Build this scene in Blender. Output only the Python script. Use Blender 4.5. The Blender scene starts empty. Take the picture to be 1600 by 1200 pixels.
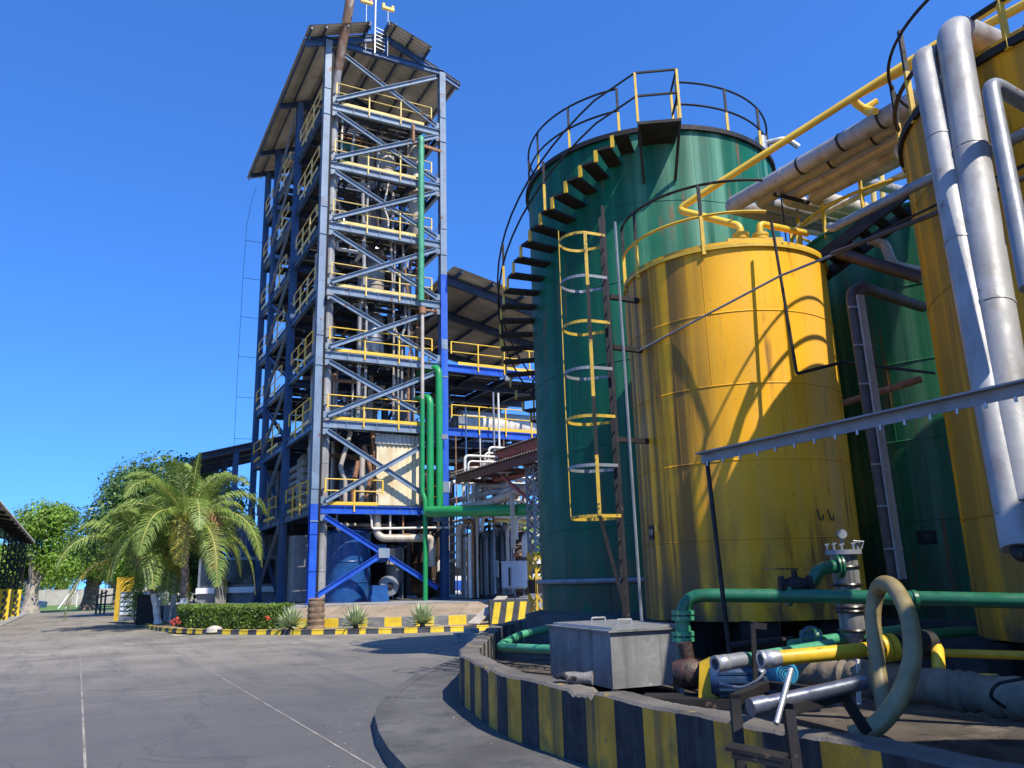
import bpy, math, random
from mathutils import Vector, Matrix
random.seed(7)
R = math.radians
S = bpy.context.scene
COL = S.collection
# ------------------------------------------------------------------ camera
FPX, PITCH, ROLL, EYE = 1250.2, R(13.784), R(-1.569), Vector((0, 0, 1.6))
_fw = Vector((0, math.cos(PITCH), math.sin(PITCH)))
_r0 = Vector((1, 0, 0)); _u0 = Vector((0, -math.sin(PITCH), math.cos(PITCH)))
CX = _r0 * math.cos(ROLL) + _u0 * math.sin(ROLL)
CY = -_r0 * math.sin(ROLL) + _u0 * math.cos(ROLL)
cam = bpy.data.cameras.new('camera'); camo = bpy.data.objects.new('camera', cam); COL.objects.link(camo)
m = Matrix((CX, CY, -_fw)).transposed().to_4x4(); m.translation = EYE
camo.matrix_world = m
cam.sensor_width = 36; cam.lens = 36 * FPX / 1600; cam.clip_end = 3000; cam.clip_start = .05
S.camera = camo
# ------------------------------------------------------------------ light
SUN_AZ, SUN_EL = 37.0, 52.0          # azimuth from the -Y axis towards +X
w = bpy.data.worlds.new('World'); S.world = w; w.use_nodes = True
nt = w.node_tree; bg = nt.nodes['Background']
sky = nt.nodes.new('ShaderNodeTexSky'); sky.sky_type = 'NISHITA'; sky.sun_disc = False
sdir = Vector((math.sin(R(SUN_AZ)) * math.cos(R(SUN_EL)), -math.cos(R(SUN_AZ)) * math.cos(R(SUN_EL)), math.sin(R(SUN_EL))))
sky.sun_elevation = R(SUN_EL); sky.sun_rotation = math.atan2(sdir.x, sdir.y)
sky.air_density = 1.0; sky.dust_density = .3; sky.ozone_density = 3.0
tint = nt.nodes.new('ShaderNodeMix'); tint.data_type = 'RGBA'; tint.blend_type = 'MULTIPLY'
tint.inputs['Factor'].default_value = 1; tint.inputs['B'].default_value = (.57, 1.19, 2.08, 1)
tcw = nt.nodes.new('ShaderNodeTexCoord'); up = nt.nodes.new('ShaderNodeVectorMath'); up.operation = 'ADD'; up.inputs[1].default_value = (0, 0, .115)
nrm = nt.nodes.new('ShaderNodeVectorMath'); nrm.operation = 'NORMALIZE'
nt.links.new(tcw.outputs['Generated'], up.inputs[0]); nt.links.new(up.outputs[0], nrm.inputs[0]); nt.links.new(nrm.outputs[0], sky.inputs[0])
nt.links.new(sky.outputs[0], tint.inputs['A']); nt.links.new(tint.outputs['Result'], bg.inputs[0])
bg.inputs[1].default_value = .096
sl = bpy.data.lights.new('sun', 'SUN'); sl.energy = 5.0; sl.angle = R(.5); sl.color = (1, .94, .83)
so = bpy.data.objects.new('sun', sl); COL.objects.link(so)
so.rotation_euler = sdir.to_track_quat('Z', 'Y').to_euler(); so.location = (20, -20, 40)
S.view_settings.view_transform = 'Standard'; S.view_settings.look = 'None'
S.view_settings.exposure = .55; S.view_settings.gamma = 1

# ------------------------------------------------------------------ helpers
def ray(px, py): return _fw + CX * ((px - 800) / FPX) - CY * ((py - 600) / FPX)
def P(px, py, y):                      # a point at forward distance y
    v = ray(px, py); return EYE + v * (y / v.y)
def G(px, py, z=0):                    # a point at height z
    v = ray(px, py); return EYE + v * ((z - 1.6) / v.z)
def V(*a): return Vector(a)
TC = V(-8.52, 34, 0); _a = R(28.12)
UU = V(math.cos(_a), math.sin(_a), 0); VV = V(-math.sin(_a), math.cos(_a), 0); ZZ = V(0, 0, 1)
def T(u, v, z): return TC + UU * u + VV * v + ZZ * z       # plant axes: u along the tower front, v into it

class MB:
    def __init__(s): s.v = []; s.f = []; s.m = []; s.sm = []
    def add(s, vs, fs, mi=0, smooth=False):
        o = len(s.v); s.v += [tuple(p) for p in vs]
        for f in fs: s.f.append(tuple(i + o for i in f)); s.m.append(mi); s.sm.append(smooth)
        return s
    def box(s, c, sx, sy, sz, X=V(1, 0, 0), Y=V(0, 1, 0), Z=V(0, 0, 1), mi=0):
        c = Vector(c); vs = []
        for k in (-.5, .5):
            for j in (-.5, .5):
                for i in (-.5, .5): vs.append(c + X * (i * sx) + Y * (j * sy) + Z * (k * sz))
        return s.add(vs, [(0, 2, 3, 1), (4, 5, 7, 6), (0, 1, 5, 4), (2, 6, 7, 3), (0, 4, 6, 2), (1, 3, 7, 5)], mi)
    def prof(s, p0, p1, prof, up=V(0, 0, 1), mi=0):          # extrude a closed 2-D profile
        p0 = Vector(p0); p1 = Vector(p1); d = (p1 - p0).normalized()
        if abs(d.dot(up)) > .98: up = V(0, 1, 0) if abs(d.y) < .9 else V(1, 0, 0)
        x = d.cross(up).normalized(); y = x.cross(d).normalized(); n = len(prof)
        vs = [p0 + x * a + y * b for a, b in prof] + [p1 + x * a + y * b for a, b in prof]
        fs = [(i, (i + 1) % n, n + (i + 1) % n, n + i) for i in range(n)] + [tuple(range(n - 1, -1, -1)), tuple(range(n, 2 * n))]
        return s.add(vs, fs, mi)
    def bar(s, p0, p1, w, h, up=V(0, 0, 1), mi=0):
        return s.prof(p0, p1, [(-w / 2, -h / 2), (w / 2, -h / 2), (w / 2, h / 2), (-w / 2, h / 2)], up, mi)
    def ibeam(s, p0, p1, w, h, up=V(0, 0, 1), t=.03, mi=0):
        a, b, c = w / 2, h / 2, t / 2
        return s.prof(p0, p1, [(-a, -b), (a, -b), (a, -b + t), (c, -b + t), (c, b - t), (a, b - t), (a, b), (-a, b), (-a, b - t), (-c, b - t), (-c, -b + t), (-a, -b + t)], up, mi)
    def angle(s, p0, p1, w, h, up=V(0, 0, 1), t=.012, mi=0):
        return s.prof(p0, p1, [(0, 0), (w, 0), (w, t), (t, t), (t, h), (0, h)], up, mi)
    def tube(s, pts, r, n=10, bend=0, mi=0, caps=True, closed=False):
        pts = [Vector(p) for p in pts]
        rr = r if isinstance(r, (list, tuple)) else None
        if bend and len(pts) > 2 and rr is None:
            q = [pts[0]]
            for i in range(1, len(pts) - 1):
                a, b, c = pts[i - 1], pts[i], pts[i + 1]
                l = min(bend, (a - b).length * .49, (c - b).length * .49)
                A = b + (a - b).normalized() * l; B = b + (c - b).normalized() * l
                for k in range(6):
                    t = k / 5; q.append(A * (1 - t) ** 2 + b * (2 * t * (1 - t)) + B * t * t)
            q.append(pts[-1]); pts = q
        N = len(pts); vs = []; px = None
        for i, p in enumerate(pts):
            if closed: d = pts[(i + 1) % N] - pts[i - 1]
            else: d = pts[min(i + 1, N - 1)] - pts[max(i - 1, 0)]
            d.normalize()
            if px is None:
                up = V(0, 0, 1) if abs(d.z) < .9 else V(1, 0, 0)
                px = d.cross(up).normalized()
            px = (px - d * px.dot(d)).normalized(); py = d.cross(px)
            ri = rr[i] if rr else r
            for k in range(n):
                a = 2 * math.pi * k / n; vs.append(p + px * (ri * math.cos(a)) + py * (ri * math.sin(a)))
        fs = []
        for i in range(N if closed else N - 1):
            j = (i + 1) % N
            for k in range(n):
                k2 = (k + 1) % n; fs.append((i * n + k, i * n + k2, j * n + k2, j * n + k))
        s.add(vs, fs, mi, True)
        if caps and not closed:
            o = len(s.v) - len(vs)
            s.f.append(tuple(o + k for k in range(n - 1, -1, -1))); s.m.append(mi); s.sm.append(False)
            s.f.append(tuple(o + (N - 1) * n + k for k in range(n))); s.m.append(mi); s.sm.append(False)
        return s
    def lathe(s, c, prof, n=48, axis=V(0, 0, 1), mi=0, a0=0, a1=2 * math.pi):   # prof: list of (radius, height)
        c = Vector(c); ax = axis.normalized()
        X = ax.cross(V(0, 1, 0) if abs(ax.y) < .9 else V(1, 0, 0)).normalized(); Y = ax.cross(X)
        full = abs(a1 - a0 - 2 * math.pi) < 1e-6; cnt = n if full else n + 1; vs = []
        for r, h in prof:
            for k in range(cnt):
                a = a0 + (a1 - a0) * k / n; vs.append(c + ax * h + X * (r * math.cos(a)) + Y * (r * math.sin(a)))
        fs = []
        for i in range(len(prof) - 1):
            for k in range(n):
                k2 = (k + 1) % cnt; fs.append((i * cnt + k, i * cnt + k2, (i + 1) * cnt + k2, (i + 1) * cnt + k))
        return s.add(vs, fs, mi, True)
    def cyl(s, p0, p1, r, n=16, mi=0):
        return s.tube([p0, p1], r, n, mi=mi)
    def ring(s, c, rad, r, n=64, a0=0, a1=360, k=6, mi=0):
        c = Vector(c); full = a1 - a0 >= 360
        pts = [c + V(rad * math.sin(R(a0 + (a1 - a0) * i / n)), -rad * math.cos(R(a0 + (a1 - a0) * i / n)), 0) for i in range(n if full else n + 1)]
        return s.tube(pts, r, k, closed=full, mi=mi)
    def build(s, name, mats, parent=None, loc=None, **tags):
        if not isinstance(mats, (list, tuple)): mats = [mats]
        me = bpy.data.meshes.new(name)
        if parent is not None: org = wpos(parent)
        else: org = Vector(loc) if loc is not None else V(0, 0, 0)
        me.from_pydata([(x - org.x, y - org.y, z - org.z) for x, y, z in s.v], [], s.f)
        for mt in mats: me.materials.append(mt)
        me.polygons.foreach_set('material_index', s.m)
        me.polygons.foreach_set('use_smooth', s.sm)
        me.update()
        if any(s.sm): me.set_sharp_from_angle(angle=R(40))
        o = bpy.data.objects.new(name, me); COL.objects.link(o)
        if parent is not None: o.parent = parent
        elif loc is not None: o.location = loc
        tag(o, **tags)
        return o

def wpos(o):
    p = Vector(o.location)
    while o.parent: o = o.parent; p += o.location
    return p
def tag(o, label=None, cat=None, group=None, kind=None):
    if label: o['label'] = label
    if cat: o['category'] = cat
    if group: o['group'] = group
    if kind: o['kind'] = kind
    return o
def thing(name, label, cat, loc, group=None):
    o = bpy.data.objects.new(name, None); COL.objects.link(o); o.location = loc; o.empty_display_size = .2
    return tag(o, label, cat, group)

# ------------------------------------------------------------------ materials
def mat(name, col, rough=.55, metal=0, var=.18, scale=2.5, streak=None, spots=None, bump=0, bscale=30, spec=.5, dirt=None):
    """streak=(colour, amount, density) vertical runs; spots=(colour, threshold, scale) patches of rust or chips"""
    M = bpy.data.materials.new(name); M.use_nodes = True
    n = M.node_tree.nodes; L = M.node_tree.links; b = n['Principled BSDF']
    b.inputs['Roughness'].default_value = rough; b.inputs['Metallic'].default_value = metal
    b.inputs['Specular IOR Level'].default_value = spec
    geo = n.new('ShaderNodeNewGeometry'); pos = geo.outputs['Position']
    def noise(sc, det=4, vec=None, rough=.55):
        t = n.new('ShaderNodeTexNoise'); t.inputs['Scale'].default_value = sc; t.inputs['Detail'].default_value = det
        t.inputs['Roughness'].default_value = rough; L.new(vec or pos, t.inputs['Vector']); return t.outputs['Fac']
    def mapr(x, a, bb, c=0, d=1):
        t = n.new('ShaderNodeMapRange'); t.inputs[1].default_value = a; t.inputs[2].default_value = bb
        t.inputs[3].default_value = c; t.inputs[4].default_value = d; L.new(x, t.inputs[0]); return t.outputs[0]
    def mix(f, A, B, mode='MIX'):
        t = n.new('ShaderNodeMix'); t.data_type = 'RGBA'; t.blend_type = mode
        if isinstance(f, float): t.inputs['Factor'].default_value = f
        else: L.new(f, t.inputs['Factor'])
        for k, x in (('A', A), ('B', B)):
            if isinstance(x, tuple): t.inputs[k].default_value = (*x[:3], 1)
            else: L.new(x, t.inputs[k])
        return t.outputs['Result']
    def stretch(sx, sz):
        t = n.new('ShaderNodeVectorMath'); t.operation = 'MULTIPLY'; t.inputs[1].default_value = (sx, sx, sz); L.new(pos, t.inputs[0]); return t.outputs[0]
    c = mix(mapr(noise(scale, 5), .3, .7), tuple(x * (1 - var) for x in col), tuple(min(1, x * (1 + var)) for x in col))
    if dirt: c = mix(mapr(noise(dirt[2], 6, None, .65), dirt[1], dirt[1] + .18, 0, .75), c, dirt[0])
    if streak:
        f = mapr(noise(1, 5, stretch(streak[2], streak[2] * .045)), .5, .68, 0, streak[1])
        c = mix(f, c, streak[0])
    if spots:
        c = mix(mapr(noise(spots[2], 8, None, .7), spots[1], spots[1] + .05), c, spots[0])
    L.new(c, b.inputs['Base Color'])
    L.new(mapr(noise(scale * 3, 4), .3, .7, max(.05, rough - .12), min(1, rough + .12)), b.inputs['Roughness'])
    if bump:
        t = n.new('ShaderNodeBump'); t.inputs['Strength'].default_value = bump; t.inputs['Distance'].default_value = .02
        L.new(noise(bscale, 6), t.inputs['Height']); L.new(t.outputs[0], b.inputs['Normal'])
    M['h'] = 1
    return M

RUST = (.16, .06, .025)
M_blue = mat('blue_paint', (.03, .075, .165), .42, 0, .25, 1.5, streak=((.10, .16, .24), .5, 3), spots=(RUST, .66, 3))  # deepened to navy so the side columns carry their shade in the colour
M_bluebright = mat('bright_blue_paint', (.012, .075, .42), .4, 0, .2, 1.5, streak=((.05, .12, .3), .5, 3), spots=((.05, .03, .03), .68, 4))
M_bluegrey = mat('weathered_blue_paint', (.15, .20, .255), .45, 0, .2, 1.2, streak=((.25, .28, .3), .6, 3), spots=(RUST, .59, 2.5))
M_yrail = mat('cream_yellow_rail_paint', (.62, .45, .13), .5, 0, .2, 2, spots=(RUST, .64, 5))
M_yrail2 = mat('yellow_rail_paint', (.68, .42, .03), .45, 0, .15, 2, spots=(RUST, .66, 5))
M_grate = mat('deck_steel', (.06, .055, .05), .8, .2, .4, 3)
M_sheet = mat('roof_sheet', (.44, .40, .33), .75, .1, .25, .8, dirt=((.26, .21, .15), .55, .6))
M_sheetd = mat('dark_roof_sheet', (.12, .10, .085), .8, 0, .3, .9)
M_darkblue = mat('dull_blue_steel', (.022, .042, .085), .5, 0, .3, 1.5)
M_alu = mat('aluminium_cladding', (.29, .285, .275), .55, .12, .2, 1.2, streak=((.15, .12, .09), .6, 6), spots=((.12, .09, .07), .63, 5), dirt=((.24, .22, .2), .52, 2.5), bump=.15, bscale=14)
M_cladbeige = mat('insulated_beige_cladding', (.42, .36, .28), .55, .15, .2, 2, streak=((.2, .13, .07), .5, 4))
M_stain = mat('stainless', (.42, .40, .37), .35, .8, .2, 2, streak=((.16, .12, .08), .5, 4))
M_rustpipe = mat('rusty_pipe', (.25, .12, .06), .75, .1, .4, 4, spots=((.36, .2, .1), .55, 5))
M_stack = mat('rusty_stack', (.20, .11, .06), .7, .1, .45, 2, streak=((.42, .38, .32), .8, 3), spots=((.06, .03, .02), .58, 2))
M_whitepipe = mat('white_pipe', (.62, .58, .50), .5, 0, .15, 3, streak=((.35, .25, .14), .45, 5))
M_greenpipe = mat('green_pipe', (.012, .23, .06), .38, 0, .12, 2)
M_greenpipe2 = mat('dull_green_pipe', (.05, .24, .12), .45, 0, .25, 2.5, spots=((.2, .22, .16), .62, 5))
M_dgpipe = mat('dark_green_pipe', (.012, .11, .05), .38, 0, .25, 5, spots=((.06, .05, .03), .64, 14))
M_black = mat('black_paint', (.018, .016, .015), .62, 0, .4, 4, spots=((.10, .065, .045), .62, 9), spec=.25)
M_blackoil = mat('tarred_steel', (.02, .018, .016), .35, .1, .5, 3, streak=((.25, .22, .18), .7, 4))
M_post = mat('yellow_post_paint', (.55, .34, .015), .45, 0, .2, 6, spots=((.03, .03, .03), .66, 9))
M_greysteel = mat('grey_steel', (.20, .21, .22), .5, .3, .2, 4, spots=(RUST, .66, 9))
M_redsteel = mat('red_oxide_steel', (.28, .06, .045), .6, 0, .25, 3)
M_cream = mat('cream_sheet', (.66, .56, .36), .6, 0, .12, 1.2, streak=((.45, .27, .1), .6, 2.5), dirt=((.48, .36, .18), .5, .8))
M_bluetank = mat('blue_tank_paint', (.010, .06, .20), .35, 0, .25, 1.5, spots=((.12, .13, .12), .64, 4))
M_conc = mat('concrete', (.26, .25, .23), .9, 0, .3, 1.2, dirt=((.10, .09, .08), .5, 2.5), bump=.4, bscale=25)
M_concd = mat('dark_concrete', (.085, .08, .074), .9, 0, .45, 1.1, dirt=((.03, .03, .03), .46, 2.2), bump=.5, bscale=22)
M_earth = mat('earth', (.27, .20, .13), .95, 0, .3, 1.5, dirt=((.15, .11, .07), .5, 3), bump=.6, bscale=18)
M_kyel = mat('kerb_yellow', (.66, .45, .02), .7, 0, .2, 4, spots=((.16, .14, .12), .62, 8), bump=.3)
M_kblk = mat('kerb_black', (.045, .047, .05), .75, 0, .35, 4, spots=((.2, .19, .18), .66, 8), bump=.3)
M_wyel = mat('wall_yellow', (.56, .27, .015), .75, 0, .25, 3, streak=((.09, .065, .03), .9, 6), dirt=((.10, .075, .045), .53, 3.2), spots=((.16, .13, .10), .62, 9), bump=.55, bscale=16)
M_wblk = mat('wall_black', (.016, .016, .018), .8, 0, .4, 3, streak=((.07, .065, .06), .7, 7), dirt=((.06, .052, .045), .54, 3.2), spots=((.24, .22, .19), .66, 9), bump=.55, bscale=16)
M_wtop = mat('wall_top', (.105, .092, .078), .9, 0, .45, 2, spots=((.30, .20, .04), .63, 2.2), dirt=((.05, .048, .045), .5, 4), bump=.7, bscale=20)
M_leaf1 = mat('bright_leaf', (.18, .30, .03), .5, 0, .45, .9)
M_leaf2 = mat('dark_leaf', (.09, .17, .035), .5, 0, .45, .9)
M_leaf3 = mat('hedge_leaf', (.13, .20, .02), .45, 0, .55, 2.2)
M_frond = mat('palm_frond', (.21, .29, .055), .55, 0, .4, 1.3)
M_frondy = mat('yellowing_frond', (.30, .27, .03), .45, 0, .3, 1.2)
M_frondd = mat('dead_frond', (.33, .17, .08), .8, 0, .3, 3)
M_rachis = mat('palm_rachis', (.32, .30, .07), .5, 0, .2, 3)
M_bark = mat('bark', (.16, .12, .09), .9, 0, .45, 4, bump=.8, bscale=9)
M_lime = mat('limewashed_bark', (.60, .58, .53), .85, 0, .15, 5, spots=((.2, .16, .12), .60, 6), bump=.6, bscale=9)
M_agave = mat('agave_leaf', (.30, .36, .17), .5, 0, .3, 6)
M_agavey = mat('agave_margin', (.52, .50, .26), .5, 0, .2, 6)
M_ixora = mat('red_flower', (.55, .07, .03), .6, 0, .3, 8)
M_stump = mat('palm_stump', (.17, .11, .065), .95, 0, .4, 5, bump=1, bscale=14)
M_grass = mat('grass', (.10, .17, .03), .95, 0, .35, .35, dirt=((.25, .21, .1), .56, .15))
M_dirt = mat('dry_ground', (.40, .33, .24), .95, 0, .25, .4, dirt=((.20, .17, .11), .52, .3))
M_stone = mat('block_wall', (.42, .37, .30), .9, 0, .25, .5, dirt=((.24, .2, .15), .52, .8))
M_white = mat('white_paint', (.75, .75, .73), .5, 0, .06, 3)
M_wood = mat('weathered_plank', (.40, .34, .27), .85, 0, .2, 3, streak=((.2, .16, .12), .6, 6))
M_plastic = mat('translucent_plastic', (.55, .60, .62), .4, 0, .1, 3)
M_brown = mat('brown_lagged_pipe', (.055, .032, .022), .6, 0, .4, 3, spots=((.2, .1, .06), .64, 6))
M_hose = mat('ribbed_hose', (.22, .17, .075), .42, 0, .3, 5, dirt=((.17, .13, .07), .52, 6))
M_cyan = mat('blue_motor_paint', (.02, .20, .34), .4, 0, .2, 6, spots=((.03, .08, .15), .6, 14))
M_pumpblue = mat('dark_blue_pump', (.015, .04, .085), .45, 0, .3, 6, spots=((.05, .03, .02), .62, 9))
M_box = mat('box_steel', (.17, .168, .16), .7, .1, .35, 1.6, streak=((.07, .068, .065), .85, 5), spots=((.34, .33, .31), .62, 5), bump=.25, bscale=12, dirt=((.30, .30, .295), .54, 3))
M_dirtysteel = mat('dirty_steel', (.24, .235, .225), .55, .2, .3, 6, streak=((.05, .045, .04), .8, 14), spots=((.03, .025, .02), .6, 12))
M_yworn = mat('worn_yellow_paint', (.46, .29, .02), .6, 0, .3, 5, spots=((.03, .028, .026), .57, 7))
M_teal = mat('teal_wheel_paint', (.02, .10, .13), .4, 0, .3, 9, spots=((.3, .3, .3), .66, 20))
M_lag = mat('torn_lagging', (.20, .155, .105), .8, .1, .35, 3, dirt=((.12, .10, .08), .5, 4), bump=1, bscale=9)
M_glove = mat('work_glove', (.17, .155, .14), .9, 0, .3, 12, bump=.5, bscale=40)
M_gdot = mat('glove_rubber', (.015, .015, .017), .45)
M_lred = mat('red_lens', (.55, .03, .02), .3)
M_lamp = mat('yellow_lamp_body', (.70, .45, .05), .4)
M_silver = mat('galvanised', (.38, .38, .375), .4, .6, .12, 6)

def mat_tank(name, col, light, dark, damt, lamt, dx=None, dens=5):
    """painted plate: vertical runs of pale wash and dark soot, seams come from geometry"""
    M = mat(name, col, .52, 0, .16, .55, bump=.12, bscale=2.2, spec=.22)
    n = M.node_tree.nodes; L = M.node_tree.links; b = n['Principled BSDF']
    src = b.inputs['Base Color'].links[0].from_socket
    geo = n.new('ShaderNodeNewGeometry'); tc = n.new('ShaderNodeTexCoord')
    def nz(sx, sz, det=5):
        t = n.new('ShaderNodeVectorMath'); t.operation = 'MULTIPLY'; t.inputs[1].default_value = (sx, sx, sz); L.new(geo.outputs['Position'], t.inputs[0])
        q = n.new('ShaderNodeTexNoise'); q.inputs['Scale'].default_value = 1; q.inputs['Detail'].default_value = det; L.new(t.outputs[0], q.inputs['Vector']); return q.outputs['Fac']
    def mr(x, a, bb, c, d):
        t = n.new('ShaderNodeMapRange'); t.inputs[1].default_value = a; t.inputs[2].default_value = bb; t.inputs[3].default_value = c; t.inputs[4].default_value = d; L.new(x, t.inputs[0]); return t.outputs[0]
    def mul(a, c):
        t = n.new('ShaderNodeMath'); t.operation = 'MULTIPLY'; L.new(a, t.inputs[0]); L.new(c, t.inputs[1]); return t.outputs[0]
    def mix(f, A, B):
        t = n.new('ShaderNodeMix'); t.data_type = 'RGBA'; L.new(f, t.inputs['Factor']); L.new(A, t.inputs['A']); t.inputs['B'].default_value = (*B, 1); return t.outputs['Result']
    sep = n.new('ShaderNodeSeparateXYZ'); L.new(tc.outputs['Object'], sep.inputs[0])
    fl = mr(nz(dens, dens * .03), .48, .68, 0, lamt); fd = mr(nz(dens * 1.3, dens * .03), .40, .56, 0, damt)
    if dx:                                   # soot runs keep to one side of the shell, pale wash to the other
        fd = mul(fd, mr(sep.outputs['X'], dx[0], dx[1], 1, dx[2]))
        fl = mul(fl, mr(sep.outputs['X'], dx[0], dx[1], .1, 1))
    c = mix(fl, src, light); c = mix(fd, c, dark)
    fine = mr(nz(14, .8, 6), .62, .72, 0, .45)
    c = mix(fine, c, tuple(x * .45 for x in col))
    gr_ = mul(mr(nz(3.5, 1.2, 8), .42, .60, 0, 1), mr(sep.outputs['Z'], .15, 1.5, .85, 0)); c = mix(gr_, c, (.07, .055, .035))       # splashed dirt on the lowest plates
    ru = mul(mr(nz(9, .35, 6), .56, .66, 0, .8), mr(nz(1.1, .8, 4), .50, .62, 0, 1)); c = mix(ru, c, (.17, .075, .025))              # rust runs
    ch = mr(nz(26, 26, 8), .69, .71, 0, .7); c = mix(ch, c, (.10, .06, .035))                                                        # chipped spots
    L.new(c, b.inputs['Base Color'])
    return M
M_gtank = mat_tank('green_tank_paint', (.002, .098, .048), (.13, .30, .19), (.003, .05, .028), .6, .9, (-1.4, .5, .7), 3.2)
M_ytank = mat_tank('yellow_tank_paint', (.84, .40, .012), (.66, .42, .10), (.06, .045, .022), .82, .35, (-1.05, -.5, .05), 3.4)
M_ytank2 = mat_tank('stained_yellow_tank_paint', (.64, .285, .007), (.56, .32, .06), (.15, .10, .025), .7, .3, None, 4)
M_dgtank = mat_tank('dark_green_tank_paint', (.012, .12, .05), (.13, .25, .17), (.005, .05, .03), .5, .7, None, 3)

def mat_road():
    M = mat('asphalt', (.195, .168, .126), .85, 0, .35, .35, dirt=((.225, .205, .18), .52, .55), bump=.35, bscale=60)
    n = M.node_tree.nodes; L = M.node_tree.links; b = n['Principled BSDF']; src = b.inputs['Base Color'].links[0].from_socket
    geo = n.new('ShaderNodeNewGeometry')
    mp = n.new('ShaderNodeMapping'); mp.inputs['Rotation'].default_value = (0, 0, -_a); L.new(geo.outputs['Position'], mp.inputs[0])
    def mixm(f, A, B):
        t = n.new('ShaderNodeMix'); t.data_type = 'RGBA'; L.new(f, t.inputs['Factor']); L.new(A, t.inputs['A']); t.inputs['B'].default_value = (*B, 1); return t.outputs['Result']
    def noise(vec, sc, det, a, bb, c, d):
        q = n.new('ShaderNodeTexNoise'); q.inputs['Scale'].default_value = sc; q.inputs['Detail'].default_value = det; q.inputs['Roughness'].default_value = .74
        L.new(vec, q.inputs['Vector']); t = n.new('ShaderNodeMapRange'); L.new(q.outputs['Fac'], t.inputs[0])
        for i, x in enumerate((a, bb, c, d)): t.inputs[i + 1].default_value = x
        return t.outputs[0]
    st = n.new('ShaderNodeVectorMath'); st.operation = 'MULTIPLY'; st.inputs[1].default_value = (1.6, .16, 1); L.new(mp.outputs[0], st.inputs[0])
    c = mixm(noise(st.outputs[0], 1, 12, .50, .66, 0, .6), src, (.052, .050, .050))          # tyre-polished tracks
    c = mixm(noise(geo.outputs['Position'], .5, 12, .53, .62, 0, .42), c, (.062, .060, .060))  # oil-dark areas
    st2 = n.new('ShaderNodeVectorMath'); st2.operation = 'MULTIPLY'; st2.inputs[1].default_value = (.35, 2.2, 1); L.new(mp.outputs[0], st2.inputs[0])
    c = mixm(noise(st2.outputs[0], 1.4, 12, .53, .64, 0, .7), c, (.30, .262, .21))          # dusty scuffs
    c = mixm(noise(geo.outputs['Position'], 45, 3, .60, .7, 0, .4), c, (.25, .24, .23))    # aggregate
    c = mixm(noise(geo.outputs['Position'], 7, 5, .66, .70, 0, .5), c, (.26, .255, .25))     # chips
    c = mixm(noise(geo.outputs['Position'], 11, 8, .52, .62, 0, .32), c, (.33, .295, .245))   # worn grit
    c = mixm(noise(geo.outputs['Position'], 19, 6, .56, .64, 0, .40), c, (.035, .034, .034))  # tar specks
    vo = n.new('ShaderNodeTexVoronoi'); vo.feature = 'DISTANCE_TO_EDGE'; vo.inputs['Scale'].default_value = .17
    wv = n.new('ShaderNodeTexNoise'); wv.inputs['Scale'].default_value = .9; wv.inputs['Detail'].default_value = 6; L.new(geo.outputs['Position'], wv.inputs['Vector'])
    va = n.new('ShaderNodeVectorMath'); va.operation = 'MULTIPLY_ADD'; va.inputs[1].default_value = (1.6, 1.6, 0); L.new(wv.outputs['Color'], va.inputs[0]); L.new(geo.outputs['Position'], va.inputs[2]); L.new(va.outputs[0], vo.inputs['Vector'])
    cr = n.new('ShaderNodeMapRange'); L.new(vo.outputs['Distance'], cr.inputs[0])
    for i, x in enumerate((.0, .0035, .75, 0)): cr.inputs[i + 1].default_value = x
    c = mixm(cr.outputs[0], c, (.03, .03, .03))                                                 # hairline cracks
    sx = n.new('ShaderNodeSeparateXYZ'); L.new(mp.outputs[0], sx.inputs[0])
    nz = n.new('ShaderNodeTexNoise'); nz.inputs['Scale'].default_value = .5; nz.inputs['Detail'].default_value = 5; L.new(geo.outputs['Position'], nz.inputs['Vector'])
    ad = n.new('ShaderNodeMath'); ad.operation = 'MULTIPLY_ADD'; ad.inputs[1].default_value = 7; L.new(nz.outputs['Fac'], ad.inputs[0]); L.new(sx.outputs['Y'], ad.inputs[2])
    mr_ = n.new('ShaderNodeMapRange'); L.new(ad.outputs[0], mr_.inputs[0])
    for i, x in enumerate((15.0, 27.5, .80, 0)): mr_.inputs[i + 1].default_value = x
    c = mixm(mr_.outputs[0], c, (.06, .061, .066))                 # near stretch of road darker, fading out unevenly with distance
    L.new(c, b.inputs['Base Color'])
    return M
def translucent(M, amt):
    n = M.node_tree.nodes; L = M.node_tree.links; b = n['Principled BSDF']; o = [x for x in n if x.type == 'OUTPUT_MATERIAL'][0]
    t = n.new('ShaderNodeBsdfTranslucent'); mx = n.new('ShaderNodeMixShader'); mx.inputs[0].default_value = amt
    L.new(b.inputs['Base Color'].links[0].from_socket, t.inputs[0]); L.new(b.outputs[0], mx.inputs[1]); L.new(t.outputs[0], mx.inputs[2]); L.new(mx.outputs[0], o.inputs[0])
for q_ in (M_leaf1, M_leaf2, M_leaf3, M_frond, M_frondy): translucent(q_, .38)
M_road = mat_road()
M_joint = mat('joint_filler', (.21, .19, .16), .95, 0, .45, 2, spots=((.12, .11, .10), .60, 3))
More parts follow.
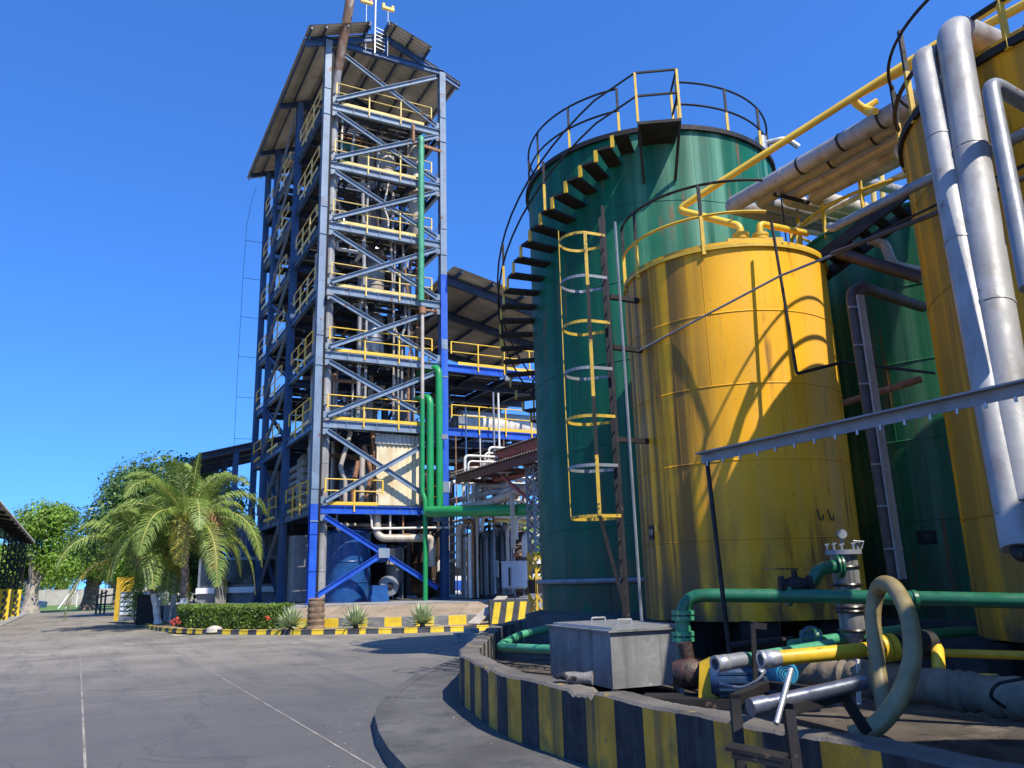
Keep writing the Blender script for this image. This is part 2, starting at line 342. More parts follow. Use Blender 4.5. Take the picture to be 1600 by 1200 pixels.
# ================================================================== SETTING
MB().add([(-1500, -300, -.05), (1500, -300, -.05), (1500, 2200, -.05), (-1500, 2200, -.05)], [(0, 1, 2, 3)]).build('ground', M_dirt, kind='structure')
def sheet(name, pts, z, mt):
    from mathutils.geometry import tessellate_polygon
    ps = [V(p[0], p[1], z) for p in pts]
    tri = tessellate_polygon([ps])
    mb = MB()
    fs = []
    for t in tri:
        a, b, c = [ps[i] for i in t]
        fs.append(tuple(t) if (b - a).cross(c - a).z > 0 else tuple(reversed(t)))
    mb.add(ps, fs)
    return mb.build(name, mt, kind='structure')
road_pts = [T(-11.7, -60, 0), T(30, -60, 0), T(30, -2.0, 0), T(-5.3, -2.0, 0), T(-5.3, 46, 0), T(-11.9, 46, 0)]
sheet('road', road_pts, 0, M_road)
sheet('field', [(-140, 62, 0), (-20, 62, 0), (-20, 116, 0), (-140, 116, 0)], -.03, M_grass)
jb = MB()
for uu in (-8.3, -6.02):
    a, b = T(uu, -32, .004), T(uu, 24 if uu < -7 else 1, .004)
    jb.add([a - UU * .013, a + UU * .013, b + UU * .013, b - UU * .013], [(0, 1, 2, 3)])
for vv in (-19.7, -12.2, -4.6, 3.2):
    a, b = T(-11.5, vv, .0043), T(-2.5 if vv < -15 else -6.02, vv + .1, .0043)
    jb.add([a - VV * .008, b - VV * .008, b + VV * .008, a + VV * .008], [(0, 1, 2, 3)])
jb.build('road_joints', M_joint, kind='structure')
# left verge strip along the road
sheet('verge', [T(-13.2, -30, 0), T(-11.7, -30, 0), T(-11.9, 46, 0), T(-14.5, 46, 0)], .03, M_conc)
sheet('canopy_floor', [T(-40, -25, 0), T(-13.2, -25, 0), T(-14.3, 40, 0), T(-40, 40, 0)], .02, M_concd)

# sidewalk round the containment wall
sw = [(-1.2, 17.2), (-1.40, 15.9), (-1.74, 13.6), (-1.83, 11.97), (-1.77, 10.5), (-1.69, 9.86), (-1.45, 8.74), (-1.22, 7.9), (-.95, 7.1), (-.55, 6.2), (.1, 5.0), (1.0, 3.6)]
sheet('sidewalk', sw + [(2.2, 3.6), (1.2, 7.2), (.1, 9.6), (-.5, 12), (-.3, 17.5)], .13, M_concd)
kb = MB()
for a, b in zip(sw[:-1], sw[1:]):
    A, B = V(a[0], a[1], 0), V(b[0], b[1], 0); d = (B - A).normalized(); nn = V(-d.y, d.x, 0)
    if nn.x < 0: nn = -nn
    o = nn * .16
    kb.add([A - nn * .02, B - nn * .02, B + ZZ * .136, A + ZZ * .136, A + o + ZZ * .136, B + o + ZZ * .136], [(0, 3, 2, 1), (3, 4, 5, 2)])
kb.build('sidewalk_kerb', M_concd, kind='structure')

# containment yard floor
wall_pts = [(1.2, 22.5), (-.1, 19.4), (-.61, 17.2), (-.74, 14), (-.83, 11.6), (-.75, 10.65), (-.57, 9.9), (-.4, 9.2), (-.2, 8.5), (-.02, 8.05), (.16, 7.71), (.33, 7.36), (.53, 6.99), (.70, 6.66), (.91, 6.22), (1.06, 5.9), (1.24, 5.55), (1.45, 5.2), (1.67, 4.85), (1.86, 4.5), (2.07, 4.15), (2.3, 3.75), (2.6, 3.2)]
def offs(pts, d):
    out = []
    for i, p in enumerate(pts):
        a = V(*pts[max(i - 1, 0)], 0); b = V(*pts[min(i + 1, len(pts) - 1)], 0); t = (b - a).normalized()
        nn = V(-t.y, t.x, 0)
        if nn.x < 0: nn = -nn
        out.append((p[0] + nn.x * d, p[1] + nn.y * d))
    return out
inner = offs(wall_pts, .27)
sheet('yard_floor', offs(wall_pts, .15) + [(9, 2.8), (14, 8), (14, 24), (2, 24)], .25, mat('oily_concrete', (.066, .052, .039), .8, 0, .5, 1.3, dirt=((.19, .155, .115), .53, 1.6), spots=((.014, .013, .012), .56, 2.4), bump=.6, bscale=18))
# striped containment wall: stripes follow arc length
wl = thing('containment_wall', 'knee high concrete wall in black and dull yellow upright stripes curving round the tanks', 'wall', (-.8, 11.6, .1))
fine = []
for i in range(len(wall_pts) - 1):
    a, b = V(*wall_pts[i], 0), V(*wall_pts[i + 1], 0); n = max(1, int((b - a).length / .045))
    for k in range(n): fine.append((a + (b - a) * (k / n)))
fine.append(V(*wall_pts[-1], 0))
s = 0; ss = [0]
for a, b in zip(fine[:-1], fine[1:]): s += (b - a).length; ss.append(s)
fin = [V(x, y, 0) for x, y in offs([(p.x, p.y) for p in fine], .27)]
rnd = random.Random(3)
ztop = []
for i, p in enumerate(fine):
    c = .70 + .008 * math.sin(ss[i] * 5.1) + rnd.uniform(-.004, .003)
    if 8.95 < p.y < 9.12 or 6.90 < p.y < 7.2: c -= rnd.uniform(.015, .05)
    ztop.append(c)
body = MB(); top = MB(); chips = MB()
s0 = min(range(len(fine)), key=lambda i: (fine[i] - V(.16, 7.71, 0)).length); s0 = ss[s0]
for i in range(len(fine) - 1):
    mi = math.floor((ss[i] - s0) / (.40 if ss[i] > s0 else .35)) % 2
    a, b, ai, bi = fine[i], fine[i + 1], fin[i], fin[i + 1]
    za, zb = ztop[i], ztop[i + 1]
    body.add([a, b, b + ZZ * (zb - .02), a + ZZ * (za - .02)], [(0, 3, 2, 1)], mi)
    d = (ai - a) * .09
    top.add([a + ZZ * (za - .02), b + ZZ * (zb - .02), b + d + ZZ * zb, a + d + ZZ * za, bi + ZZ * (zb - .01), ai + ZZ * (za - .01)], [(0, 3, 2, 1), (3, 5, 4, 2)], 0)
    body.add([ai, bi, bi + ZZ * (zb - .01), ai + ZZ * (za - .01)], [(0, 1, 2, 3)], 2 if (mi == 0 or rnd.random() < .0) else 1)
body.build('striped_face', [M_wyel, M_wblk, M_conc], wl); top.build('worn_top', M_wtop, wl)
a, b = fine[0], fin[0]

# ---- terrain around the tower
kerb = [T(-5.0, 45, 0), T(-5.5, 30, 0), T(-5.66, 20, 0), T(-5.66, 11, 0)] + [V(-15.5, 34.9, 0), V(-14.3, 33.2, 0), V(-13.2, 31.9, 0), V(-12.1, 30.9, 0), V(-10.6, 29.8, 0), V(-9.1, 28.95, 0), V(-7.2, 28.2, 0), V(-5.3, 27.75, 0), V(-4.0, 27.6, 0), V(-2.7, 27.65, 0), V(-1.4, 27.9, 0), V(-.2, 28.3, 0)]
strip_poly = [(p.x, p.y) for p in kerb] + [(14, 36), (20, 70), (-10, 90), (-25, 85)]
sheet('planting_strip', strip_poly, .14, M_earth)
ks = MB(); s = 0; KS = .40
rk = random.Random(5)
for a, b in zip(kerb[:-1], kerb[1:]):
    d = (b - a); n = max(1, int(d.length / .2)); t = d.normalized(); nn = V(-t.y, t.x, 0)
    for k in range(n):
        p, q = a + d * (k / n), a + d * ((k + 1) / n); h = .165
        mi = int((s + .01) / KS) % 2; s += d.length / n
        ks.add([p, q, q + nn * .015 + ZZ * h, p + nn * .015 + ZZ * h, q + nn * .17 + ZZ * h, p + nn * .17 + ZZ * h], [(0, 1, 2, 3), (3, 2, 4, 5)], mi)
ks.build('striped_kerb', [M_kyel, M_kblk], loc=(-9, 29, 0), label='low road kerb painted in short yellow and black blocks round the planting strip', cat='kerb')
# inner low wall and earth bank up to the slab
iw = [V(-9.2, 30.6, 0), V(-7.0, 29.75, 0), V(-5.2, 29.3, 0), V(-3.6, 29.15, 0), V(-2.2, 29.3, 0), V(-1.35, 29.5, 0)]
lw = MB(); s = 0
for a, b in zip(iw[:-1], iw[1:]):
    d = b - a; n = max(1, int(d.length / .12)); t = d.normalized(); nn = V(-t.y, t.x, 0)
    for k in range(n):
        p, q = a + d * (k / n), a + d * ((k + 1) / n); mi = int(s / .58) % 2; s += d.length / n
        lw.add([p + ZZ * .1, q + ZZ * .1, q + ZZ * .46, p + ZZ * .46, q + nn * .2 + ZZ * .465, p + nn * .2 + ZZ * .465], [(0, 1, 2, 3)], mi)
        lw.add([q + ZZ * .46, p + ZZ * .46, p + nn * .2 + ZZ * .465, q + nn * .2 + ZZ * .465], [(0, 1, 2, 3)], 2)
lw.build('striped_wall', [M_wyel if 0 else M_kyel, mat('faded_black_block', (.16, .155, .15), .85, 0, .35, 5), M_conc], loc=(-5, 29.3, 0), label='low inner wall of faded orange and grey blocks behind the agaves', cat='wall')
bank = MB()
for i in range(len(iw) - 1):
    p, q = iw[i] + V(0, .2, .44), iw[i + 1] + V(0, .2, .44)
    bank.add([p, q, V(q.x + .3, max(q.y + 2, 31.3), .83), V(p.x + .3, max(p.y + 2.2, 31.6), .83)], [(0, 1, 2, 3)])
bank.build('earth_bank', M_earth, kind='structure')
sl_ = MB(); cs = [T(-4.6, 22, 0), T(-4.6, 5, 0), T(-1.2, -1.2, 0), T(.6, -2.35, 0), T(5.0, -5.2, 0), T(8.5, -6.0, 0), T(12, -5, 0), T(16, 0, 0), T(18, 24, 0)]
tp = [p + ZZ * .85 for p in cs]
sl_.add(cs + tp, [tuple(range(len(cs), 2 * len(cs)))] + [(i, (i + 1) % len(cs), len(cs) + (i + 1) % len(cs), len(cs) + i) for i in range(len(cs))])
sl_.build('plant_slab', M_conc, kind='structure')
# ================================================================== STEEL TOWER
W = 5.97; VC = [0, 5.79, 11.35, 14.3]; LV = [.85, 4.93, 8.63, 11.74, 14.81, 17.95, 21.03, 24.12]; ZT = 27.45
tw = thing('steel_tower', 'tall open blue steel process tower with gabled sheet roof and yellow railings on every floor', 'tower', T(W / 2, 7, .85))
def colmb(u, v, z0, z1, h=.34, wd=.32):
    return MB().ibeam(T(u, v, z0), T(u, v, z1), wd, h, VV, .03)
for iv, v in enumerate(VC):
    for u in (0, W):
        front = (v == 0)
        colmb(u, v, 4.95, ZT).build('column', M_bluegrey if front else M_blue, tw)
        c = colmb(u, v, .85, 4.95)
        for z in (2.2, 3.7): c.box(T(u, v - .02, z), .34, .36, .03, UU, VV)
        c.box(T(u, v, .9), .55, .55, .04, UU, VV)
        c.build('column_base', M_bluebright if front and u == 0 else M_blue, tw)  # bases on the shaded side take the navy, shade put into the colour
for i in (1, 3, 5, 7):                       # splice plates on the two front columns
    for u in (0, W):
        MB().box(T(u, -.185, LV[i] + .9), .30, .03, .5, UU, VV).build('splice_plate', M_bluegrey, tw); MB().box(T(u, -.185, LV[i] - .7), .34, .04, .06, UU, VV).build('splice_band', M_bluegrey, tw)
rt = random.Random(11)
for k in range(1, 8):
    z = LV[k]; mt = M_bluegrey if k > 1 else M_blue
    b = MB().ibeam(T(.17, -.02, z - .20), T(W - .17, -.02, z - .20), .20, .34)
    for q in (.22, .45, .72): b.box(T(W * q, -.125, z - .20), .02, .02, .28, UU, VV)
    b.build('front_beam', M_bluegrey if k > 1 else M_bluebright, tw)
    for u in (0, W):
        b = MB()
        for a, c in zip(VC[:-1], VC[1:]):
            b.ibeam(T(u, a + .18, z - .22), T(u, c - .18, z - .22), .18, .32)
            for q in (.25, .5, .75): b.box(T(u - .1, a + (c - a) * q, z - .22), .02, .02, .26, UU, VV)
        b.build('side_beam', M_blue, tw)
    b = MB()
    for v in VC[1:]: b.ibeam(T(.17, v, z - .22), T(W - .17, v, z - .22), .18, .32)
    for v in (1.9, 3.8, 7.6, 9.5, 12.8): b.ibeam(T(.1, v, z - .16), T(W - .1, v, z - .16), .12, .2)
    for u in (1.5, 3.0, 4.5): b.ibeam(T(u, .1, z - .12), T(u, 14.2, z - .12), .1, .14)
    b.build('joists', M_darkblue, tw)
    d = MB(); v = .12
    while v < 14.2:                           # grating laid in planks with gaps and openings
        x0 = .08
        while x0 < W - .1:
            x1 = min(W - .08, x0 + rt.choice((.9, 1.2, 1.5)))
            if rt.random() > .16: d.box(T((x0 + x1) / 2, v + .2, z), x1 - x0 - .05, .36, .035, UU, VV)
            x0 = x1
        v += .42
    d.build('deck', M_grate, tw)
    # front railing
    def railing(pa, pb, z, n, mt, name='railing', toe=True, parent=tw, h=1.1):
        r = MB(); pa = Vector(pa); pb = Vector(pb); d = (pb - pa)
        for hh in (h, h * .55): r.tube([pa + ZZ * (z + hh), pb + ZZ * (z + hh)], .028, 6)
        for i in range(n + 1):
            p = pa + d * (i / n); r.bar(p + ZZ * (z - .28 if 0 < i < n else z + .5), p + ZZ * (z + h), .06, .06, d.normalized())
        if toe: r.bar(pa + ZZ * (z + .07) + d * .05, pb + ZZ * (z + .07) - d * .08, .012, .14)
        return r.build(name, mt, parent)
    mr = M_yrail if k > 3 else M_yrail2
    railing(T(.45, -.1, 0), T(3.0 if k == 1 else 5.35, -.1, 0), z, 2 if k == 1 else 3, mr)
    for u, vs in ((-.1, (.7, 4.9)), (-.1, (7.2, 10.4)), (-.1, (12.0, 14.0)), (W + .1, (.5, 5.2)), (W + .1, (6.3, 10.9))):
        railing(T(u, vs[0], 0), T(u, vs[1], 0), z, 3 if vs[0] < 2 else 2 if vs[0] < 9 else 1, mr)
# cross braces, front and side
def brace(p0, p1, mt, up=None):
    return MB().prof(p0, p1, [(-.11, -.05), (.11, -.05), (.11, .05), (.09, .05), (.09, -.03), (-.09, -.03), (-.09, .05), (-.11, .05)], up or -VV).build('cross_brace', mt, tw)
for k in range(1, 8):
    for u in (.36, 5.62):
        for z in (LV[k] - .52, LV[k] + .2): MB().box(T(u, -.075, z), .42, .016, .3, UU, VV).build('gusset_plate', M_bluegrey, tw)
for k in range(0, 8):
    z0 = LV[k]; z1 = LV[k + 1] if k < 7 else ZT + .1
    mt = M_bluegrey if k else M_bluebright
    if k == 0:
        brace(T(.45, -.12, z1 - .5), T(5.6, -.12, z0 + .5), M_bluebright)
        brace(T(.2, -.18, z0 + .35), T(3.05, -.18, (z0 + z1) / 2), M_bluebright)
        MB().box(T(3.05, -.24, (z0 + z1) / 2), .5, .02, .4, UU, VV).build('gusset_plate', M_bluegrey, tw)
    else:
        brace(T(.45, -.12, z1 - .52), T(5.6, -.12, z0 + .15), mt)
        brace(T(.45, -.2, z0 + .15), T(5.6, -.2, z1 - .52), mt)
    for u in (-.05, W + .05):
        a, c = VC[1] + .2, VC[2] - .2
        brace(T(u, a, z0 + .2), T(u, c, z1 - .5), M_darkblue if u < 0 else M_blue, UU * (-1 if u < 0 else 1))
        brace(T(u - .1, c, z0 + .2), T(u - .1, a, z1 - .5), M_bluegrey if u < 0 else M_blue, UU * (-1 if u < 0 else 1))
# roof: gable along v, sheets on purlins and rafters
RZ, SL = 28.95, .405
def rz(u): return RZ - abs(u - 2.95) * SL
def corr(mb, u0, u1, v0, v1, zf, amp=.03, pitch=.22, th=.012):
    """corrugated sheet, ribs running along u"""
    n = int((v1 - v0) / (pitch / 2)); vs = []; fs = []
    for lay in (0, 1):
        for i in range(n + 1):
            v = v0 + (v1 - v0) * i / n; a = amp if i % 2 else -amp
            for u in (u0, u1): vs.append(T(u, v, zf(u) + a + lay * th))
    N = 2 * (n + 1)
    for i in range(n):
        fs.append((2 * i, 2 * i + 1, 2 * i + 3, 2 * i + 2)); fs.append((N + 2 * i, N + 2 * i + 2, N + 2 * i + 3, N + 2 * i + 1))
        for k in (0, 1):
            fs.append((2 * i + k, N + 2 * i + k, N + 2 * i + 2 + k, 2 * i + 2 + k))
    mb.add(vs, fs)
m1 = MB(); corr(m1, -1.2, 2.97, 0, 15.3, rz); corr(m1, -1.2, 1.8, -1.05, 0, rz)
m1.build('roof_panel', M_sheet, tw)
m1 = MB(); corr(m1, 2.93, 7.1, 0, 15.3, lambda u: rz(u) + .012); corr(m1, 2.72, 5.05, -1.05, 0, rz)
m1.build('roof_panel', M_sheet, tw)
pu = MB()
for u in (-1.05, -.35, .7, 1.75): pu.bar(T(u, -1.0 , rz(u) - .13), T(u, 15.2, rz(u) - .13), .07, .17)
for u in (3.1, 4.0, 4.95): pu.bar(T(u, -1.0, rz(u) - .13), T(u, 15.2, rz(u) - .13), .07, .17)
for u in (5.9, 6.9): pu.bar(T(u, .02, rz(u) - .13), T(u, 15.2, rz(u) - .13), .07, .17)
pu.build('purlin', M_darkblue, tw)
for v in VC:
    ra = MB()
    ra.ibeam(T(-1.1, v - .02, rz(-1.1) - .36), T(2.95, v - .02, RZ - .36), .16, .28)
    ra.ibeam(T(2.95, v + .01, RZ - .36), T(7.0, v + .01, rz(7.0) - .36), .16, .28)
    if v == 0:
        ra.ibeam(T(-.9, -.05, ZT + .02), T(W + .1, -.05, ZT + .02), .2, .3)
        ra.bar(T(2.95, -.02, ZT + .1), T(2.95, -.02, RZ - .4), .2, .2)
    else: ra.ibeam(T(0, v, ZT - .2), T(W, v, ZT - .2), .2, .3)
    ra.build('rafter', M_blue if v == 0 else M_darkblue, tw)
fl = MB()
for v in (-.9, 1.0): fl.bar(T(1.78, v, rz(1.8) - .1), T(1.82, v, rz(1.8) - .35), .06, .1)
fl.bar(T(1.78, -1.05, rz(1.8) - .14), T(1.78, 0, rz(1.8) - .14), .06, .26); fl.bar(T(2.74, -1.05, rz(2.74) - .14), T(2.74, 0, rz(2.74) - .14), .06, .26)
fl.build('end_trim', M_darkblue, tw)
# mast and obstruction lights on the ridge
ma = thing('roof_mast', 'thin white lightning mast standing in the roof ridge gap', 'mast', T(2.25, -.3, 27.5))
MB().tube([T(2.25, -.3, 27.3), T(2.25, -.3, 30.4), T(2.25, -.3, 34)], [.05, .045, .02], 8).build('pole', M_silver, ma)
st = MB()
for i in range(6): st.bar(T(2.25, -.34, 27.7 + i * .22), T(2.75, -.34, 27.6 + i * .22), .03, .03)
st.build('rungs', M_silver, ma)
for u, col, lab in ((1.72, M_lred, 'twin obstruction lamp with red lenses left of the roof mast'), (2.85, M_lamp, 'twin obstruction lamp in yellow housing right of the roof mast')):
    t = thing('obstruction_lamp', lab, 'lamp', T(u, -.5, 27.4), 'obstruction lamps on the tower roof')
    MB().tube([T(u, -.5, 27.2), T(u, -.5, 29.9)], .018, 6).build('pole', M_silver, t)
    MB().box(T(u, -.5, 29.95), .62, .16, .12, UU, VV).build('crossbar', M_lamp, t)
    for s in (-.24, .24): MB().lathe(T(u + s, -.5, 30.0), [(.0, 0), (.085, .0), (.085, .14), (.05, .2), (0, .21)], 10).build('lens', col, t)
# stack and main vertical pipes on the front left
MB().tube([T(.50, .42, .9), T(.50, .42, 24.9), T(.52, .2, 25.9), T(.66, -1.25, 29.0), T(.72, -1.3, 34)], .21, 16, bend=.8, mi=0).build('vent_stack', [M_alu], loc=T(.5, .4, .9),
    label='fat insulated vent stack beside the front left tower column, bending out past the eave', cat='stack')
sk = thing('stack_sleeve', 'rust streaked brown upper length of the vent stack passing the roof edge', 'pipe', T(.66, -1.2, 27))
MB().tube([T(.52, .16, 26.0), T(.665, -1.22, 28.94), T(.724, -1.3, 31.2)], .228, 16, bend=.4).build('sleeve', M_stack, sk)
MB().tube([T(.735, -1.3, 31.0), T(.735, -1.3, 31.12)], .34, 14).build('collar', M_stack, sk)
cl = MB()
for z in [k * 1.52 + 2.2 for k in range(15)]: cl.ring(T(.5, .42, z), .215, .014, 16)
cl.build('stack_bands', M_alu, sk)
# green riser pipes at the right of the front
gp = lambda pts, r, lab, mt=M_greenpipe, name='green_pipe', bend=.35, cat='pipe', n=14: MB().tube(pts, r, n, bend=bend).build(name, mt, loc=pts[0], label=lab, cat=cat)
gp([T(5.0, .5, 23.35), T(4.72, -.32, 23.35), T(4.72, -.32, 14.6)], .15, 'dull green pipe hanging down the upper right half of the tower front', M_greenpipe2)
t = gp([T(4.75, -.4, 14.05), T(4.75, -.4, 9.8)], .085, 'brown steel riser with a valve at its head below the hanging green pipe', M_cladbeige, 'riser_pipe')
gp([T(4.75, -.4, 9.8), T(4.75, -.4, 5.5), T(4.85, -.5, 5.2), T(4.85, -.5, .85)], .105, 'thin bright green pipe running straight down to the ground at the agave', M_greenpipe, 'green_pipe', .2)
v1 = MB().cyl(T(4.75, -.4, 13.95), T(4.75, -.4, 14.25), .16).cyl(T(4.6, -.45, 14.12), T(5.4, -.45, 14.12), .06); v1.lathe(T(5.4, -.45, 14.12), [(0, -.02), (.17, -.02), (.17, .02), (0, .02)], 14, UU)
v1.build('gate_valve', M_rustpipe, loc=T(4.75, -.4, 14.1), label='rusty gate valve on top of the brown riser at the tower front', cat='valve')
gp([T(4.9, .6, 10.0), T(5.15, -.35, 10.0), T(5.15, -.35, 4.75)], .17, 'bright green riser with elbow, left one of the thick pair', M_greenpipe, bend=.45)
gp([T(5.2, 1.2, 11.45), T(5.6, -.35, 11.45), T(5.6, -.35, 4.75)], .17, 'bright green riser with taller elbow, right one of the thick pair', M_greenpipe, bend=.45)
gp([T(4.9, -.75, 4.65), P(712, 799, 34.6), P(850, 796, 32.2), P(960, 793, 30.6)], .24, 'thick glossy green pipe running level from the tower foot to behind the tall green tank', M_greenpipe, bend=1.2)
orr = MB().box(T(4.35, -.1, 23.45), .12, .3, .9, UU, VV).bar(T(4.3, -.12, 23.0), T(5.9, -.12, 22.85), .12, .14)
orr.build('pipe_hanger', M_rustpipe, loc=T(4.35, -.1, 23), label='orange primed steel hanger holding the green pipe near the tower top', cat='bracket')
# cream cladding sheet at first floor
cs = thing('cladding_sheet', 'stained cream corrugated cladding panel on the first floor of the tower', 'panel', T(3.8, .35, 5.0))
def corr_v(mb, u0, u1, v, z0, z1, amp=.018, pitch=.2):
    n = int((u1 - u0) / (pitch / 2)); vs = []; fs = []
    for i in range(n + 1):
        u = u0 + (u1 - u0) * i / n; a = amp if i % 2 else -amp
        vs += [T(u, v + a, z0), T(u, v + a, z1), T(u, v + a + .015, z0), T(u, v + a + .015, z1)]
    for i in range(n):
        o = 4 * i; fs += [(o, o + 4, o + 5, o + 1), (o + 2, o + 3, o + 7, o + 6), (o + 1, o + 5, o + 7, o + 3), (o, o + 2, o + 6, o + 4)]
    mb.add(vs, fs)
q = MB(); corr_v(q, 2.85, 5.0, .35, 5.0, 8.05, .012); q.build('lower_sheet', M_cream, cs)
q = MB(); corr_v(q, 2.75, 5.1, .25, 7.75, 8.2); q.build('eave_strip', M_sheet, cs)
# ---- process equipment inside
def vessel(u, v, z0, z1, r, mt, lab, name='process_vessel', cat='vessel', legs=False, bands=3):
    t = thing(name, lab, cat, T(u, v, z0))
    h = r * .55
    MB().lathe(T(u, v, z0), [(0.02, 0), (r * .6, .06 * r), (r, h), (r, z1 - z0 - h), (r * .6, z1 - z0 - .06 * r), (.02, z1 - z0)], 26).build('shell', mt, t)
    b = MB()
    for i in range(bands): b.ring(T(u, v, z0 + h + (z1 - z0 - 2 * h) * (i + .5) / bands), r + .01, .03, 26)
    b.cyl(T(u, v, z1 - .05), T(u, v, z1 + .3), r * .22); b.lathe(T(u, v, z1 + .2), [(0, 0), (r * .35, 0), (r * .35, .06), (0, .06)], 14)
    b.build('bands', mt, t)
    return t
vessel(3.15, 2.0, 11.75, 14.5, .52, M_stain, 'short shiny round vessel behind the third floor railing')
vessel(3.15, 2.0, 15.0, 18.2, .48, M_stain, 'shiny vertical vessel behind the fourth floor railing')
vessel(4.95, 1.0, 17.9, 23.6, .36, M_cladbeige, 'tall pale insulated column inside the upper right of the tower', 'distillation_column')
vessel(2.75, 2.4, 21.05, 23.4, .42, M_cladbeige, 'beige stepped drum on the sixth floor of the tower')
vessel(2.6, 5.0, 24.15, 25.6, .55, M_greenpipe2, 'squat green drum on the top floor under the roof')
vessel(4.7, 3.0, 24.15, 25.5, .35, M_whitepipe, 'white capped drum on the top floor by the right column')
dk = [M_cladbeige, M_stain, M_brown, M_greysteel]
spots = [(1.6, 7.6, 5.0, 8.3, .6), (4.2, 8.4, 5.0, 8.2, .75), (2.4, 11.5, 4.95, 8.2, .8), (1.9, 8.2, 8.7, 11.4, .55), (4.4, 7.2, 8.7, 11.3, .7), (3.2, 11.8, 8.7, 11.4, .8), (1.8, 8.0, 11.8, 17.4, .6), (4.4, 9.0, 11.8, 14.4, .75), (3.0, 12.3, 11.8, 17.3, .7),
         (4.3, 6.6, 15.0, 17.5, .55), (1.5, 12.0, 14.9, 20.6, .5), (4.0, 11, 18.0, 20.6, .7), (2.2, 7.4, 18.1, 20.6, .55), (4.6, 12.5, 21.1, 23.7, .6), (2.0, 10.2, 21.1, 23.6, .65)]
NTH = ['first', 'first', 'first', 'second', 'second', 'second', 'third', 'third', 'third', 'fourth', 'fourth', 'fifth', 'fifth', 'sixth', 'sixth']
for i, (u, v, a, b, r) in enumerate(spots):
    vessel(u, v, a, b, r, dk[i % 4], 'shaded upright process vessel standing deep inside the blue tower', 'process_vessel', 'vessel').__setitem__('group', 'vessels deep inside the tower')
# vertical process pipes, individually
rp = random.Random(21)
plist = [(1.55, .7, 5.0, 8.3, .10, M_cladbeige), (1.95, .8, 5.0, 7.0, .11, M_rustpipe), (2.3, .7, 5.0, 7.2, .13, M_cladbeige), (2.6, .8, 5.0, 7.7, .11, M_rustpipe), (2.0, .5, 8.7, 21.0, .09, M_alu), (2.35, .6, 8.7, 21.0, .065, M_alu), (3.7, .6, 9.5, 18.0, .05, M_cladbeige),
         (3.95, .65, 9.2, 18.0, .05, M_alu), (4.15, .7, 9.4, 18.0, .055, M_alu), (4.45, .6, 8.9, 16.5, .06, M_rustpipe), (4.7, .6, 8.9, 16.5, .07, M_alu), (3.4, .7, 18.2, 21.0, .05, M_whitepipe), (1.3, 3.6, 8.7, 17.8, .16, M_alu), (.6, 3.1, 5.0, 17.6, .15, M_alu), (.55, 2.3, 5.0, 17.6, .15, M_alu),
         (1.5, 2.6, 18, 23.5, .07, M_alu), (3.0, 1.2, 21, 24, .05, M_alu), (2.9, .6, 5.0, 8.5, .1, M_rustpipe), (1.6, 1.0, 21.1, 24.1, .07, M_alu), (3.6, 3.6, 8.7, 24, .1, M_whitepipe), (4.0, 4.6, 5, 24, .12, M_rustpipe), (2.2, 5.2, 5, 21, .1, M_whitepipe)]
for i, (u, v, a, b, r, mt) in enumerate(plist):
    pts = [T(u, v, a), T(u, v, (a + b) / 2 - .6), T(u + rp.choice((-.25, .2, 0)), v, (a + b) / 2), T(u + rp.choice((-.2, .2, 0)), v, b)]
    mb = MB().tube([T(u, v, a), T(u, v, b)] if r > .12 else pts, r, 10, bend=.2)
    for z in [a + .6 + j * 1.5 for j in range(int((b - a) / 1.5))][:8]: mb.ring(T(u, v, z), r + .012, .02, 10) if r > .12 or z < (a + b) / 2 - .6 else None
    mb.build('process_pipe', mt, loc=T(u, v, a), label='upright process pipe among the pipework inside the blue tower', cat='pipe', group='upright pipes inside the tower')
for i in range(34):
    u = .9 + rp.random() * 4.5; v = .8 + rp.random() * 4.2; k = rp.randrange(1, 7); a = LV[k] + .05; b = LV[min(8 - 1, k + rp.choice((1, 1, 2)))] + rp.uniform(-.6, .6); r = rp.choice((.05, .07, .09, .13))
    e = V(0, 0, 0) if rp.random() < .4 else UU * rp.choice((-.5, .5, .8))
    MB().tube([T(u, v, a), T(u, v, b), T(u, v, b) + e + VV * .01], r, 9, bend=.2).build('process_pipe', rp.choice([M_alu, M_alu, M_cladbeige, M_whitepipe, M_rustpipe, M_brown]), loc=T(u, v, a), label='upright process pipe among the pipework inside the blue tower', cat='pipe', group='upright pipes inside the tower')
for i in range(9):
    u = rp.uniform(1.2, 4.8); v = rp.uniform(1.4, 4.6); k = 1 + i % 7
    vessel(u, v, LV[k] + .05, LV[k] + rp.uniform(1.6, 2.6), rp.uniform(.3, .5), rp.choice([M_stain, M_cladbeige, M_greysteel, M_brown]), 'shaded upright process vessel standing deep inside the blue tower', 'process_vessel', 'vessel').__setitem__('group', 'vessels deep inside the tower')
# level pipes under decks
for i in range(22):
    k = rp.randrange(1, 8); z = LV[k] - .55 - rp.random() * .5; v = .4 + rp.random() * 6; a = .4 + rp.random() * 2; b = a + 1 + rp.random() * 2.5; r = rp.choice((.04, .06, .09))
    MB().tube([T(a, v, z + .3), T(a, v, z), T(min(b, 5.6), v, z), T(min(b, 5.6), v + 1, z)], r, 8, bend=.15).build('process_pipe', rp.choice([M_alu, M_cladbeige, M_whitepipe, M_rustpipe]), loc=T(a, v, z),
        label='short level pipe slung beneath a deck of the blue tower', cat='pipe', group='level pipes beneath the tower decks')
for j, z in enumerate((6.1, 6.5, 6.9, 7.3, 7.7)):           # row of horizontal pipes seen through the left bays
    MB().tube([T(1.2, 6.4, z), T(1.2, 11.0, z)], .15, 10).build('process_pipe', M_alu, loc=T(1.2, 6.4, z), label='fat level pipe in the stacked row behind the left braces', cat='pipe', group='row of fat pipes behind the left braces')
